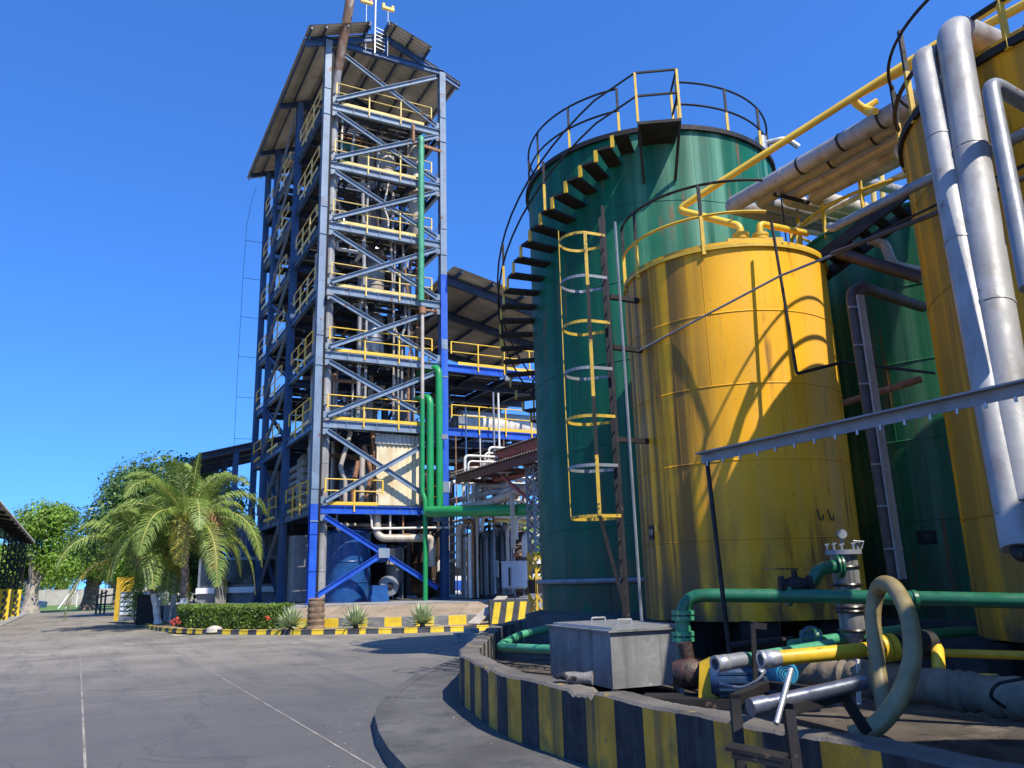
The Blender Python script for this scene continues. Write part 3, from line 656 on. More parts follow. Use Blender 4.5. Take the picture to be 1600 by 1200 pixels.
# ground floor
bt = thing('blue_tank', 'upright blue tank standing in the open ground floor of the tower', 'tank', T(2.35, 2.2, .85))
MB().lathe(T(2.2, 2.2, .85), [(1.0, 0), (1.0, 3.0), (.8, 3.2), (0, 3.3)], 40).build('shell', M_bluetank, bt)
b = MB()
for z in (1.7, 2.6, 3.4): b.ring(T(2.2, 2.2, z), 1.005, .03, 40)
b.build('hoops', M_bluetank, bt)
mo = thing('fan_motor', 'blue motor with a big grey round fan guard on the ground floor', 'motor', T(3.55, .7, .85))
MB().lathe(T(3.6, .55, 1.5), [(0, 0), (.15, -.03), (.42, .02), (.44, .08), (.44, .3), (0, .32)], 28, VV).build('fan_guard', M_greysteel, mo)
MB().lathe(T(3.6, .5, 1.5), [(0, -.05), (.12, -.05), (.16, 0)], 16, VV).build('hub', M_black, mo)
MB().box(T(3.1, .6, 1.35), .7, .45, .4, UU, VV).box(T(3.1, .6, 1.0), .8, .5, .3, UU, VV).build('housing', M_bluetank, mo)
cn = thing('hopper_tank', 'grey cone bottomed tank on thin legs at the back of the ground floor', 'tank', T(4.55, 2.6, .85))
MB().lathe(T(4.55, 2.6, 1.5), [(.02, -.25), (.08, -.2), (.42, .35), (.42, 1.7), (.3, 1.8), (0, 1.85)], 28).build('shell', M_greysteel, cn)
for a in range(3):
    c, s_ = math.cos(a * 2.09), math.sin(a * 2.09); MB().bar(T(4.55 + .4 * c, 2.6 + .4 * s_, .85), T(4.55 + .4 * c, 2.6 + .4 * s_, 2.1), .05, .05).build('leg', M_greysteel, cn)
bl = MB().box(T(3.4, 5.9, 2.8), 5.9, .12, 3.9, UU, VV)
bl.build('rear_partition', M_black, loc=T(3.1, 5.9, .85), label='dark partition closing the back of the tower ground floor', cat='wall')
MB().box(T(3.5, 1.6, 2.95), .5, .3, .8, UU, VV).build('control_box', M_bluetank, loc=T(3.5, 1.6, 2.6), label='blue control box hanging behind the lower brace', cat='cabinet')
MB().box(T(3.95, 1.55, 2.8), .35, .3, .7, UU, VV).build('control_box', M_cladbeige, loc=T(3.95, 1.55, 2.5), label='beige control box beside the blue one behind the lower brace', cat='cabinet')
MB().tube([T(2.9, .3, 4.9), T(2.9, .3, 3.75), T(3.1, .2, 3.55), T(5.35, .2, 3.55), T(5.45, .2, 3.4), T(5.45, .2, 2.3)], .17, 14, bend=.25).build('lagged_pipe', M_cladbeige, loc=T(2.9, .3, 3.7), label='thick beige lagged pipe under the first floor beam', cat='pipe')
MB().tube([T(2.3, .1, 4.6), T(2.55, .1, 4.6), T(2.6, .1, 3.95), T(5.0, .1, 4.0), T(6.2, -.2, 4.0)], .05, 8, bend=.12).build('white_pipe', M_whitepipe, loc=T(2.6, .1, 4), label='thin white pipe stepping down under the first floor beam', cat='pipe')
for u, a, b, mt, lab in ((3.45, 3.6, 4.7, M_whitepipe, 'thin white drop pipe beneath the first floor beam'), (4.05, 3.7, 4.7, M_rustpipe, 'thin rusty drop pipe beneath the first floor beam'), (1.05, 3.9, 4.7, M_greysteel, 'short grey drop pipe by the stack beneath the first floor')):
    MB().tube([T(u, .15, b), T(u, .15, a), T(u + .35, .15, a)], .045, 8, bend=.1).build('drop_pipe', mt, loc=T(u, .15, a), label=lab, cat='pipe')
ld = MB()
for u in (5.0, 5.3): ld.bar(T(u - 4.2, 2.6, .9), T(u - 4.2, 2.6, 4.3), .05, .05)
for z in [1.2 + .3 * i for i in range(10)]: ld.bar(T(.8, 2.6, z), T(1.1, 2.6, z), .03, .03)
ld.build('ladder', M_greysteel, loc=T(.8, 2.6, .9), label='pale steel ladder in the left ground floor bay of the tower', cat='ladder')
MB().box(T(1.0, 4.7, 2.4), 1.6, 1.2, 3.0, UU, VV).build('grey_cabinet', M_greysteel, loc=T(1, 4.7, .85), label='tall grey cabinet in the left ground floor bay of the tower', cat='cabinet')
# lightning cable left of the tower
wc = thing('lightning_cable', 'thin wire with standoffs hanging down beside the left rear corner of the tower', 'cable', T(-1.0, 14.4, 9))
pts = [T(-.7, 14.4, 26.4), T(-.95, 14.4, 25.2), T(-1.15, 14.4, 23.6), T(-1.2, 14.4, 20), T(-1.2, 14.4, 14), T(-1.15, 14.4, 8.8)]
MB().tube(pts, .012, 5).build('wire', M_black, wc)
sb = MB()
for z in (22.6, 20.1, 17.6, 15.1, 12.6, 10.1): sb.bar(T(-1.2, 14.4, z), T(0, 14.35, z), .02, .02)
sb.build('standoffs', M_black, wc)
# ================================================================== SIDE SHED left of tower
sh = thing('side_shed', 'low blue framed lean-to shed with dark sheet roof behind the left of the tower', 'shed', T(-1, 18, .85))
q = MB(); zf = lambda u: 10.0 + .28 * u
corr(q, -3.0, 2.5, 14.7, 24, zf, .04, .3); q.build('roof', M_sheetd, sh)
q = MB()
for v in (15, 18, 21, 23.5): q.bar(T(-2.9, v, zf(-2.9) - .2), T(2.4, v, zf(2.4) - .2), .1, .25)
q.build('rafters', M_darkblue, sh)
for v in (15.2, 19.5, 23.6): MB().ibeam(T(-.9, v, .85), T(-.9, v, zf(-.9) - .3), .3, .3, VV).build('column', M_blue, sh)
q = MB(); q.ibeam(T(-.9, 12, 4.75), T(-.9, 24, 4.75), .2, .32); q.build('beam', M_blue, sh)
q = MB()
n = 40
for i in range(n): q.box(T(.3, 15 + i * .22, 3.4), .04, .16, 5.0, UU, VV); q.box(T(.34, 15.11 + i * .22, 3.4), .04, .10, 5.0, UU, VV)
q.build('wall', M_greysteel, sh)
# striped screen by the tower rear
q = MB()
for i in range(10): q.box(T(-1.4, 13.0 + i * .42, 1.35), .08, .42, 1.2, UU, VV, mi=i % 2)
q.build('striped_barrier', [M_kyel, M_kblk], loc=T(-1.4, 15, .85), label='low yellow and black barrier panel behind the palm trunks', cat='barrier')
q = MB(); corr_v(q, -.6, 6.2, 14.7, .86, 4.7, .02, .25); corr_v(q, .35, 5.6, 13.9, 4.95, 8.2, .02, .25)
q.build('rear_sheeting', M_greysteel, loc=T(3, 14.7, .86), label='grey corrugated sheeting closing the rear of the lower tower storeys', cat='panel')
tyre = MB().box(T(-2.3, 8.6, 1.15), .5, .5, 1.9, UU, VV); tyre.build('concrete_post', M_conc, loc=T(-2.3, 8.6, .2), label='grey concrete block post between dead frond and the blue tower', cat='post')
# ================================================================== ANNEX right of tower
an = thing('process_annex', 'two storey blue steel platform annex with lean-to roof and bright yellow railings', 'building', T(9.5, 4, .85))
ZR = lambda u: 16.35 - .215 * (u - 6.2)
q = MB(); corr(q, 6.15, 14.5, -1.0, 10, lambda u: ZR(u), .02, .9); q.build('roof', M_sheet, an)
q = MB()
for v in (0.05, 4, 9.6): q.ibeam(T(6.2, v, ZR(6.2) - .33), T(14, v, ZR(14) - .33), .2, .42)
for v in (-.0,):
    pass
q.build('rafter', M_darkblue, an)
q = MB()
for u in (6.6, 8.3, 10.0, 11.7, 13.4): q.bar(T(u, -.95, ZR(u) - .1), T(u, 9.9, ZR(u) - .1), .1, .16)
q.build('purlin', M_darkblue, an)
for (u, v) in ((13.6, 0), (13.6, 9.4), (6.3, 9.4), (10, 9.4)): MB().ibeam(T(u, v, .85), T(u, v, ZR(u) - .4), .32, .32, VV).build('column', M_blue, an)
MB().ibeam(T(W, .02, 4.95), T(W, .02, 16.2), .34, .40, VV).build('column', M_bluebright, an)
for z in (LV[3], LV[2]):
    q = MB(); q.ibeam(T(6.2, 0, z - .2), T(13.6, 0, z - .2), .2, .36)
    for uu in (7.5, 9, 10.5, 12): q.box(T(uu, -.11, z - .2), .02, .02, .28, UU, VV)
    q.build('front_beam', M_bluebright, an)
    q = MB()
    for v in (3, 6, 9.4): q.ibeam(T(6.2, v, z - .2), T(13.6, v, z - .2), .18, .32)
    for u in (8, 10, 12): q.ibeam(T(u, .1, z - .15), T(u, 9.4, z - .15), .14, .22)
    q.build('joists', M_darkblue, an)
    q = MB()
    v = .1
    while v < 9.4:
        for a, b in ((6.25, 9.8), (9.85, 13.5)):
            if rt.random() > .08: q.box(T((a + b) / 2, v + .28, z), b - a - .04, .5, .035, UU, VV)
        v += .58
    q.build('deck', M_grate, an)
    railing(T(6.35, -.08, 0), T(13.5, -.08, 0), z, 5, M_yrail2, parent=an)
    railing(T(6.4, 9.3, 0), T(13.5, 9.3, 0), z, 5, M_yrail2, parent=an)
ht = thing('receiver_tank', 'long white tank lying on the second floor of the annex', 'tank', T(10.5, 3.8, 8.7))
MB().lathe(T(8.3, 3.8, 9.65), [(.02, -.25), (.45, -.15), (.75, .15), (.75, 5), (.45, 5.3), (.02, 5.4)], 28, UU).build('shell', M_whitepipe, ht)
for u in (9.3, 12): MB().box(T(u, 3.8, 8.85), .25, 1.2, .5, UU, VV).build('saddle', M_greysteel, ht)
MB().box(T(9.9, 8.8, 9.9), 7, .08, 1.6, UU, VV).build('white_screen', M_white, loc=T(9.9, 8.8, 9), label='white sheet screen behind the lying white tank', cat='panel')
MB().box(T(7.2, .7, 9.1), .45, .35, .55, UU, VV).build('vent_box', M_greysteel, loc=T(7.2, .7, 8.8), label='small grey box behind the annex railing beside the tower column', cat='box')
MB().box(T(7.1, 3.4, 9.9), 1.0, 1, 2.2, UU, VV).build('dark_cabinet', M_brown, loc=T(7.1, 3.4, 8.7), label='dark cabinet on the annex second floor beside the tower', cat='cabinet')
# ladder standing up in front of annex (two white pipes)
for u, lab in ((8.35, 'thin grey upright vent pipe in front of the annex, left of two'), (8.62, 'thin white upright vent pipe in front of the annex, right of two')):
    MB().tube([T(u, -.5, 5.6), T(u, -.5, 10.4)], .05, 8).build('vent_pipe', M_greysteel if u < 8.5 else M_whitepipe, loc=T(u, -.5, 5.6), label=lab, cat='pipe')
MB().tube([T(6.95, -.35, .9), T(6.95, -.35, 9.6)], .04, 8).build('conduit', M_blue, loc=T(6.95, -.35, .9), label='thin blue conduit rising just right of the tower column', cat='pipe')
# ================================================================== TANKS
def apt(c, rad, th, z):                 # th in degrees from the side facing the camera, positive towards the left
    c = Vector(c); f = V(-c.x, -c.y, 0).normalized(); l = V(f.y, -f.x, 0)       # l: left as seen
    return V(c.x, c.y, 0) + (f * math.cos(R(th)) + l * math.sin(R(th))) * rad + ZZ * z
def shell(t, c, r, z0, z1, mt, seams, name='shell', n=96, roof=True, vseams=()):
    q = MB(); prof = [(r, 0), (r, z1 - z0)]
    if roof: prof += [(r + .03, z1 - z0), (r + .03, z1 - z0 + .05), (r * .5, z1 - z0 + .22), (.01, z1 - z0 + .3)]
    q.lathe(V(c[0], c[1], z0), prof, n)
    for z in seams: q.ring((c[0], c[1], z), r - .002, .012, 96, k=6)
    for th, a, b in vseams: q.tube([apt(c, r - .002, th, a), apt(c, r - .002, th, b)], .007, 6)
    return q.build(name, mt, t)
def arc(c, r, z, a0, a1, n=40): return [apt(c, r, a0 + (a1 - a0) * i / n, z) for i in range(n + 1)]
# ---- tall green tank with spiral stair
gc = (3.26, 16.94); gr = 2.76; gz0, gz1 = .97, 10.2
gt = thing('green_tank', 'tallest dark green storage tank with a spiral stair climbing its left side', 'tank', V(gc[0], gc[1], .97))
shell(gt, gc, gr, gz0, gz1, M_gtank, (2.5, 4.0, 5.55, 7.1, 8.65), vseams=((25, 1, 2.5), (-10, 2.5, 4), (40, 4, 5.5), (5, 5.55, 7.1), (30, 7.1, 8.6), (-20, 8.65, 10.1)))
q = MB().lathe(V(gc[0], gc[1], gz1 - .06), [(gr + .01, 0), (gr + .07, 0), (gr + .07, .1), (gr + .01, .1)], 96); q.build('rim', M_black, gt)
MB().tube(arc(gc, gr + .06, 1.55, -80, 95), .05, 8).build('base_pipe', M_greysteel, gt)
th0, dth, rise = 7.0, 5.55, .222
for i in range(27):
    th = th0 + dth * i; z = 9.76 - rise * i
    a = apt(gc, gr + .01, th, z); b = apt(gc, gr + .74, th, z); d = (b - a).normalized(); y = V(-d.y, d.x, 0)
    MB().box((a + b) / 2, (b - a).length, .27, .05, d, y).build('stair_tread', M_black, gt)
for i in range(26):
    th = th0 + dth * (i + .5); z = 9.76 - rise * i; q = MB()
    q.bar(apt(gc, gr + .73, th, z - rise - .02), apt(gc, gr + .73, th, z + .0), .07, .035, (apt(gc, 1, th, 0) - V(gc[0], gc[1], 0)))
    q.build('riser_strip', M_post, gt)
A_h = apt(gc, gr + .78, 1.4, 9.92)
for hh in (.55, 1.05):
    MB().tube([A_h + ZZ * hh] + [apt(gc, gr + .76, th0 + 2 + dth * i, 9.76 - rise * i + hh) for i in range(1, 28)], .02, 6).build('handrail', M_black, gt)
for i in range(5, 27, 5):
    a = apt(gc, gr + .76, th0 + dth * i, 9.76 - rise * i); q = MB()
    q.bar(a, a + ZZ * .55, .05, .05, mi=0); q.bar(a + ZZ * .55, a + ZZ * 1.05, .05, .05, mi=1); q.build('stair_post', [M_post, M_black], gt)
# platform
pl = MB(); pa = [apt(gc, gr + rr, tt, 9.92) for rr, tt in ((.0, 2.5), (.80, 1.5), (.80, -11.5), (.0, -12.5))]
pl.add(pa + [p - ZZ * .06 for p in pa], [(0, 1, 2, 3), (7, 6, 5, 4), (0, 4, 5, 1), (1, 5, 6, 2), (2, 6, 7, 3), (3, 7, 4, 0)])
for tt in (1.2, -11.2): pl.bar(apt(gc, gr + .78, tt, 9.88), apt(gc, gr + .02, tt, 9.05), .05, .05)
pl.build('platform', M_black, gt)
A_, B_ = apt(gc, gr + .78, 1.4, 9.92), apt(gc, gr + .78, -11.4, 9.92)
for hh in (.55, 1.05): MB().bar(A_ + ZZ * hh, B_ + ZZ * hh, .035, .035).build('platform_rail', M_black, gt)
B2 = apt(gc, gr + .05, -12.2, 9.92)
for hh in (.55, 1.05): MB().bar(B_ + ZZ * hh, B2 + ZZ * hh, .035, .035).build('platform_rail', M_black, gt)

for p in (A_, B_, B2): MB().bar(p, p + ZZ * 1.05, .045, .045).build('platform_post', M_post, gt)
for hh in (.55, 1.05): MB().tube(arc(gc, gr - .03, gz1 + hh, 10, 345, 90), .022, 6).build('rim_rail', M_black, gt)
def posts(par, c, r, ths, z0, zm, z1, name='rim_post'):
    for th in ths:
        q = MB(); q.bar(apt(c, r, th, z0), apt(c, r, th, zm), .05, .05, mi=0); q.bar(apt(c, r, th, zm), apt(c, r, th, z1), .045, .045, mi=1); q.build(name, [M_post, M_black], par)
posts(gt, gc, gr - .03, list(range(10, 340, 24)) + [345], gz1, gz1 + .5, gz1 + 1.05)
q = MB(); a = apt(gc, gr - .1, -68, gz1); q.cyl(a, a + ZZ * .5, .12); q.tube([a + ZZ * .35, a + V(.5, -.1, .42), a + V(.75, -.1, .2)], .06, 8, bend=.2); q.build('roof_nozzle', M_silver, gt)
q = MB().lathe(V(gc[0], gc[1], .2), [(gr + .35, 0), (gr + .35, .72), (gr + .1, .78), (0, .78)], 64); q.build('tank_plinth', M_concd, loc=V(gc[0], gc[1], .2), label='round dark concrete plinth under the tallest green tank', cat='plinth')
# ---- front yellow tank
yc = (3.47, 12.27); yr = 1.565; yz0, yz1 = 1.0, 6.2
yt = thing('yellow_tank', 'bright yellow storage tank streaked with soot in front of the tallest green tank', 'tank', V(yc[0], yc[1], 1.0))
shell(yt, yc, yr, yz0, yz1, M_ytank, (2.05, 3.1, 4.15, 5.2), vseams=((30, 2.05, 5.2), (-12, 1, 2.05), (-30, 3.1, 4.15), (10, 4.15, 6.2), (-40, 2.0, 3.1)))
MB().lathe(V(yc[0], yc[1], yz1 - .045), [(yr + .005, 0), (yr + .04, 0), (yr + .04, .055), (yr + .005, .055)], 80).build('rim', M_post, yt)
for hh in (.5, 1.0): MB().tube(arc(yc, yr + .02, yz1 + hh, 74, -26, 50), .022, 6).build('rim_rail', M_black if hh > .6 else M_post, yt)
posts(yt, yc, yr + .02, (74, 52, 8), yz1 - .1, yz1 + .5, yz1 + 1.0)
q = MB(); q.box(apt(yc, yr - .22, -20, yz1 + .06), .80, .4, .09)
for th, rr in ((-14, .25), (-27, .25)):
    p = apt(yc, yr - rr, th, yz1 + .08); q.cyl(p, p + ZZ * .1, .06, 12); q.lathe(p + ZZ * .1, [(0, 0), (.11, 0), (.11, .04), (.12, .045), (.12, .085), (0, .085)], 20)
q.build('nozzle', M_post, yt)
for th in (50, 0, -50, 180, 110, -110): MB().box(apt(yc, yr - .28, th, .62), .5, .5, .78).build('support_block', M_black, yt)
# caged ladder left of it
LX, LY = 1.16, 11.72
lt = thing('caged_ladder', 'black and yellow caged ladder standing between the green and yellow tanks', 'ladder', V(LX + .3, LY, .3))
for dy in (-.2, .2): MB().bar(V(LX + .36, LY + dy, .3), V(LX + .33, LY + dy, 7.25), .05, .05).build('rail', M_black, lt)
q = MB()
for i in range(25): q.cyl(V(LX + .36, LY - .2, .5 + i * .27), V(LX + .36, LY + .2, .5 + i * .27), .012, 6)
q.build('rungs', M_black, lt)
for i, z in enumerate((2.45, 3.17, 3.89, 4.61, 5.33, 6.05, 6.75)):
    pts = [V(LX + .34, LY - .22, z)] + [V(LX - .36 * math.sin(R(a)), LY - .36 * math.cos(R(a)), z) for a in range(0, 181, 12)] + [V(LX + .34, LY + .22, z)]
    q = MB()
    for a, b in zip(pts[:-1], pts[1:]): q.bar(a, b, .008, .045)
    q.build('hoop', M_yworn if i % 2 == 0 else M_greysteel, lt)
q = MB()
zs = [2.45 + .43 * i for i in range(11)]
for i, (a, b) in enumerate(zip(zs[:-1], zs[1:])): q.bar(V(LX + .02, LY - .37, a), V(LX + .02, LY - .37, b), .05, .012, V(0, 1, 0), mi=(i // 2) % 2)
q.bar(V(LX + .02, LY - .37, 2.45), V(LX + .36, LY - .22, 1.0), .05, .012, V(0, 1, 0), mi=1)
q.build('cage_strap', [M_yworn, M_black], lt)
MB().tube([V(LX - .36, LY, 2.45), V(LX - .37, LY, 4.2), V(LX - .36, LY, 6.95)], .008, 5).build('cage_strap', M_post, lt)
for z in (3.55, 5.75, 4.95): MB().bar(V(LX + .36, LY - .2, z), V(LX + .98, LY + .1, z), .07, .07).build('stay', M_black, lt)
MB().tube([V(LX + .55, LY - .15, .3), V(LX + .52, LY - .15, 7.0)], .022, 6).build('conduit', M_greysteel, loc=V(LX + .55, LY, .3), label='thin grey conduit rising beside the caged ladder', cat='pipe')
# ---- right yellow tank
rc = (6.76, 7.98); rr_ = 2.1; rz0, rz1 = .91, 6.62
rt_ = thing('yellow_tank', 'dull olive streaked yellow tank at the right edge behind two grey downpipes', 'tank', V(rc[0], rc[1], .86))
shell(rt_, rc, rr_, rz0, rz1, M_ytank2, (2.1, 3.3, 4.5, 5.7), vseams=((40, 2.1, 3.3), (15, 4.5, 5.7)))
MB().lathe(V(rc[0], rc[1], rz1 - .08), [(rr_ + .005, 0), (rr_ + .05, 0), (rr_ + .05, .08), (rr_ + .005, .08)], 80).build('rim', M_black, rt_)
for hh in (.45, 1.05): MB().tube(arc(rc, rr_ + .02, rz1 + hh, 150, -60, 60), .02 + .008 * (hh < .5), 6).build('rim_rail', M_black, rt_)
posts(rt_, rc, rr_ + .02, (150, 118, 86, 54, 18), rz1 - .1, rz1 + .55, rz1 + 1.1)
for th in (62, 10, -40, 130): MB().box(apt(rc, rr_ - .25, th, .56), .42, .42, .62).build('leg', M_black, rt_)
# ---- dark green tank behind
dc = (7.51, 13.56); dr = 2.2
dt = thing('green_tank', 'shaded dark green tank half hidden between the two yellow tanks', 'tank', V(dc[0], dc[1], .9))
shell(dt, dc, dr, .9, 7.2, M_dgtank, (2.3, 3.5, 4.7, 5.9), vseams=((35, 2.3, 3.5), (20, 3.5, 4.7), (38, 4.7, 5.9)))
for hh in (.5, 1.0): MB().tube(arc(dc, dr, 7.2 + hh, -100, 140, 50), .03, 6).build('rim_rail', M_post, dt)
for th in range(-100, 141, 20): MB().bar(apt(dc, dr, th, 7.15), apt(dc, dr, th, 8.2), .05, .05).build('rim_post', M_post, dt)
MB().lathe(V(dc[0], dc[1], .2), [(dr + .2, 0), (dr + .2, .7), (0, .7)], 48).build('tank_plinth', M_concd, loc=V(dc[0], dc[1], .2), label='round dark plinth under the half hidden green tank', cat='plinth')
# tank numerals
def text(s, loc, size, rotm, mt, name, label=None, cat=None, parent=None, ext=.004):
    cu = bpy.data.curves.new(name, 'FONT'); cu.body = s; cu.size = size; cu.extrude = ext; cu.align_x = 'CENTER'; cu.align_y = 'CENTER'
    o = bpy.data.objects.new(name + '_tmp', cu); COL.objects.link(o)
    me = bpy.data.meshes.new_from_object(o.evaluated_get(bpy.context.evaluated_depsgraph_get())) if False else o.to_mesh().copy()
    bpy.data.objects.remove(o); me.name = name; me.materials.clear(); me.materials.append(mt)
    ob = bpy.data.objects.new(name, me); COL.objects.link(ob)
    if parent is not None: ob.parent = parent; ob.location = Vector(loc) - wpos(parent)
    else: ob.location = loc
    ob.rotation_euler = rotm.to_euler(); tag(ob, label, cat); return ob
def facing(n):
    n = n.normalized(); x = ZZ.cross(n).normalized(); y = n.cross(x); return Matrix((x, y, n)).transposed()
for c, r, th, z, s, par, pw, ph in ((yc, yr, 57, 2.22, '10', yt, .13, .20), (dc, dr, 14, 2.05, '30', dt, .26, .19)):
    n = apt(c, 1, th, 0) - V(c[0], c[1], 0); p = apt(c, r + .012, th, z); x = ZZ.cross(n).normalized()
    MB().box(p, pw, .012, ph, x, n.normalized()).build('number_plate', M_black, par)
    text(s, p + n * .008, .125, facing(n), M_stone if par is yt else M_dgtank, 'tank_number', parent=par)
n = apt(yc, 1, 51.5, 0) - V(yc[0], yc[1], 0); MB().box(apt(yc, yr + .012, 51.5, 2.27), .075, .014, .10, ZZ.cross(n).normalized(), n.normalized()).build('yellow_tag', M_yrail2, yt)
for th in (-37.5, -44.5):                                 # bent lifting hooks on the shell
    a = apt(yc, yr + .012, th + 1.2, 2.41); b = apt(yc, yr + .03, th + .5, 2.27); c_ = apt(yc, yr + .03, th - 1.0, 2.27); d = apt(yc, yr + .03, th - 1.6, 2.34)
    MB().tube([a, b, c_, d], .009, 6, bend=.03).build('shell_hook', M_black, yt)
# walkway bridging the tank tops
q = MB(); a, b = V(4.55, 11.55, 6.12), V(6.1, 9.9, 7.05); a2, b2 = V(4.95, 12.0, 6.12), V(6.5, 10.35, 7.05)
q.bar(a, b, .06, .18); q.bar(a2, b2, .06, .18)
for i in range(9):
    t_ = (i + .5) / 9; q.bar(a.lerp(b, t_), a2.lerp(b2, t_), .16, .03)
q.build('walkway', M_black, loc=(a + b) / 2, label='short black walkway sloping between the tops of the two yellow tanks', cat='walkway')
# ================================================================== PIPE RACK overhead right
def pipe(pts, r, mt, lab, name='overhead_pipe', bend=.2, n=14, group=None, joints=0, cat='pipe'):
    mb = MB().tube(pts, r, n, bend=bend)
    if joints:
        for a, b in zip(pts[:-1], pts[1:]):
            a = Vector(a); b = Vector(b); L_ = (b - a).length
            k = int(L_ / joints)
            for i in range(1, k + 1):
                p = a.lerp(b, i / (k + 1)); d = (b - a).normalized(); mb.tube([p - d * .012, p + d * .012], r + .006, n)
    return mb.build(name, mt, loc=pts[0], label=lab, cat=cat, group=group)
ZRK = 8.0
k0, k1 = G(1142, 322, ZRK), G(1446, 148, ZRK); kd = (k1 - k0).normalized(); kn = V(-kd.y, kd.x, 0)
if kn.x < 0: kn = -kn
far = G(1440, 392, ZRK); cd = (far - k0).normalized(); e1 = k0 + kd * 7.5
pipe([k0 + cd * 5.5, k0, e1], .145, M_alu, 'outermost grey lagged pipe of the overhead bundle, with the corner nearest the green tank', joints=1.5, bend=.12)
labs = ('second pipe of the overhead bundle, tucked behind the outermost', 'third pipe of the overhead bundle with rusty underside', 'innermost pipe of the overhead bundle above the dark green tank')
for i in range(3):
    o = cd * (.34 + .31 * i) + kd * (.34 + .31 * i) - ZZ * (.0 + .03 * i)
    pipe([k0 + o + cd * 5, k0 + o, e1 + cd * (.34 + .31 * i)], .115 + .02 * (i == 2), M_cladbeige if i else M_alu, labs[i], joints=1.3, bend=.12)
q = MB()
for t_ in (.9, 3.6): q.bar(k0 + kd * t_ + cd * .1 - ZZ * .16, k0 + kd * t_ + cd * .9 - ZZ * .16, .05, .05)
q.tube([k0 + kd * .9 + cd * .25 - ZZ * .2, k0 + kd * .9 + cd * .25 - ZZ * 1.2], .012, 6)
q.build('rack_beam', M_black, loc=k0 + kd, label='black cross beams carrying the overhead pipe bundle', cat='beam')
pipe([k0 + kd * 2.9 - ZZ * .32 + cd * .6, k0 + kd * 5.2 - ZZ * .25 + cd * .5, k0 + kd * 7.6 - ZZ * .2 + cd * .4], .16, M_cladbeige, 'fat stained pipe running below the overhead bundle to the right tank')
# yellow gas lines
ZY = 8.5
y0 = P(1058, 328, 11.6); y1 = P(1424, 94, 9.9); yd = (y1 - y0).normalized()
nz_ = apt(yc, yr - .25, -14, yz1 + .24)
pipe([nz_, nz_ + ZZ * .16, y0, y0 + yd * 7.2], .055, M_yrail2, 'long thin yellow pipe rising from the yellow tank nozzle towards the upper right', 'yellow_pipe', .15, 10)
ya, yb = G(1328, 155, ZY), G(1424, 103, ZY); yd2 = (yb - ya).normalized(); c_ = G(1352, 172, ZY - .1)
pipe([c_ + V(.5, .3, -.1), c_, ya, ya + yd2 * 4.2], .06, M_yrail2, 'shorter parallel yellow pipe with a hooked end above the overhead bundle', 'yellow_pipe', .15, 10)
pipe([G(1370, 158, ZY), G(1350, 170, ZY - .1), G(1362, 172, ZY - .2), G(1368, 174, ZY - .5)], .05, M_yrail2, 'small yellow hook of pipe peeping over the overhead bundle', 'yellow_pipe', .1, 8)
nz2 = apt(yc, yr - .25, -27, yz1 + .24)
pipe([nz2, nz2 + ZZ * .2, nz2 + ZZ * .24 + V(.9, .5, 0)], .05, M_post, 'short yellow elbow pipe on the second nozzle of the yellow tank', 'yellow_pipe', .12, 10)
for i, (xa, ya_, xb, yb_) in enumerate(((1366, 250, 1385, 250), (1380, 225, 1397, 225))):
    a = P(xa, 318, 13.2 + i * .4); b = P(xa - 6, ya_, 13.2 + i * .4); c2 = P(xa - 90, ya_ + 58, 14.6 + i * .4)
    pipe([a, b, c2], .05, M_yrail, ('yellow pipe loop bending down behind the overhead bundle, near one', 'yellow pipe loop bending down behind the overhead bundle, far one')[i], 'yellow_pipe', .18, 8)
# two big grey downpipes
tp1 = V(4.64, 7.18, 7.02); bt1 = P(1594, 742, 5.9)
tp0 = V(4.37, 7.31, 6.83); bt0 = P(1592, 858, 5.75)
pipe([tp1 + V(1.45, .9, -.35), tp1 + V(.85, .45, .02), tp1, bt1 + (bt1 - tp1) * .05], .155, M_alu, 'thicker of the two grey lagged downpipes before the right yellow tank', 'downpipe', .22, 20, joints=1.9)
pipe([tp0 + V(1.0, .5, -.1), tp0, tp0.lerp(bt0, .72), bt0], .115, M_alu, 'slimmer left one of the two grey lagged downpipes', 'downpipe', .2, 18, joints=1.9)
pipe([P(1630, 178, 6.5), P(1546, 128, 6.2), P(1608, 450, 5.7)], .07, M_greysteel, 'slender dark grey pipe with an elbow at the upper right edge', 'downpipe', .14, 12)
pipe([P(1606, 868, 5.6), P(1590, 866, 5.7), P(1583, 770, 5.9), P(1560, 690, 6.2)], .05, M_black, 'black pipe end hanging below the grey downpipes', 'downpipe', .06, 10)
# dark pipes, cables and rods
pipe([P(1297, 354, 9.6), P(1302, 356, 9.4), P(1452, 280, 7.6), P(1640, 190, 6.25)], .055, M_greysteel, 'dark grey pipe crossing behind the downpipes under the overhead bundle', 'overhead_pipe', .06, 12)
pipe([P(1000, 547, 11.6), P(1219, 431, 9.8), P(1445, 341, 7.9), P(1640, 238, 6.3)], .016, M_greysteel, 'thin steel stay rod slanting across the front yellow tank', 'stay_rod', 0, 6)
pipe([P(1310, 398, 9.6), P(1370, 365, 8.8), P(1500, 302, 7.4), P(1640, 240, 6.2)], .014, M_black, 'thin black cable above the long stay rod', 'cable', .05, 6)
pipe([P(1300, 396, 9.0), P(1445, 340, 7.6), P(1640, 262, 6.0)], .025, M_brown, 'brown conduit running just beside the long stay rod', 'conduit', .05, 6)
pipe([P(1205, 345, 10.4), P(1245, 584, 10.2), P(1316, 566, 10.3), P(1460, 583, 11.2)], .022, M_black, 'thin black pipe dropping down the yellow tank and turning right', 'thin_pipe', .03, 8)
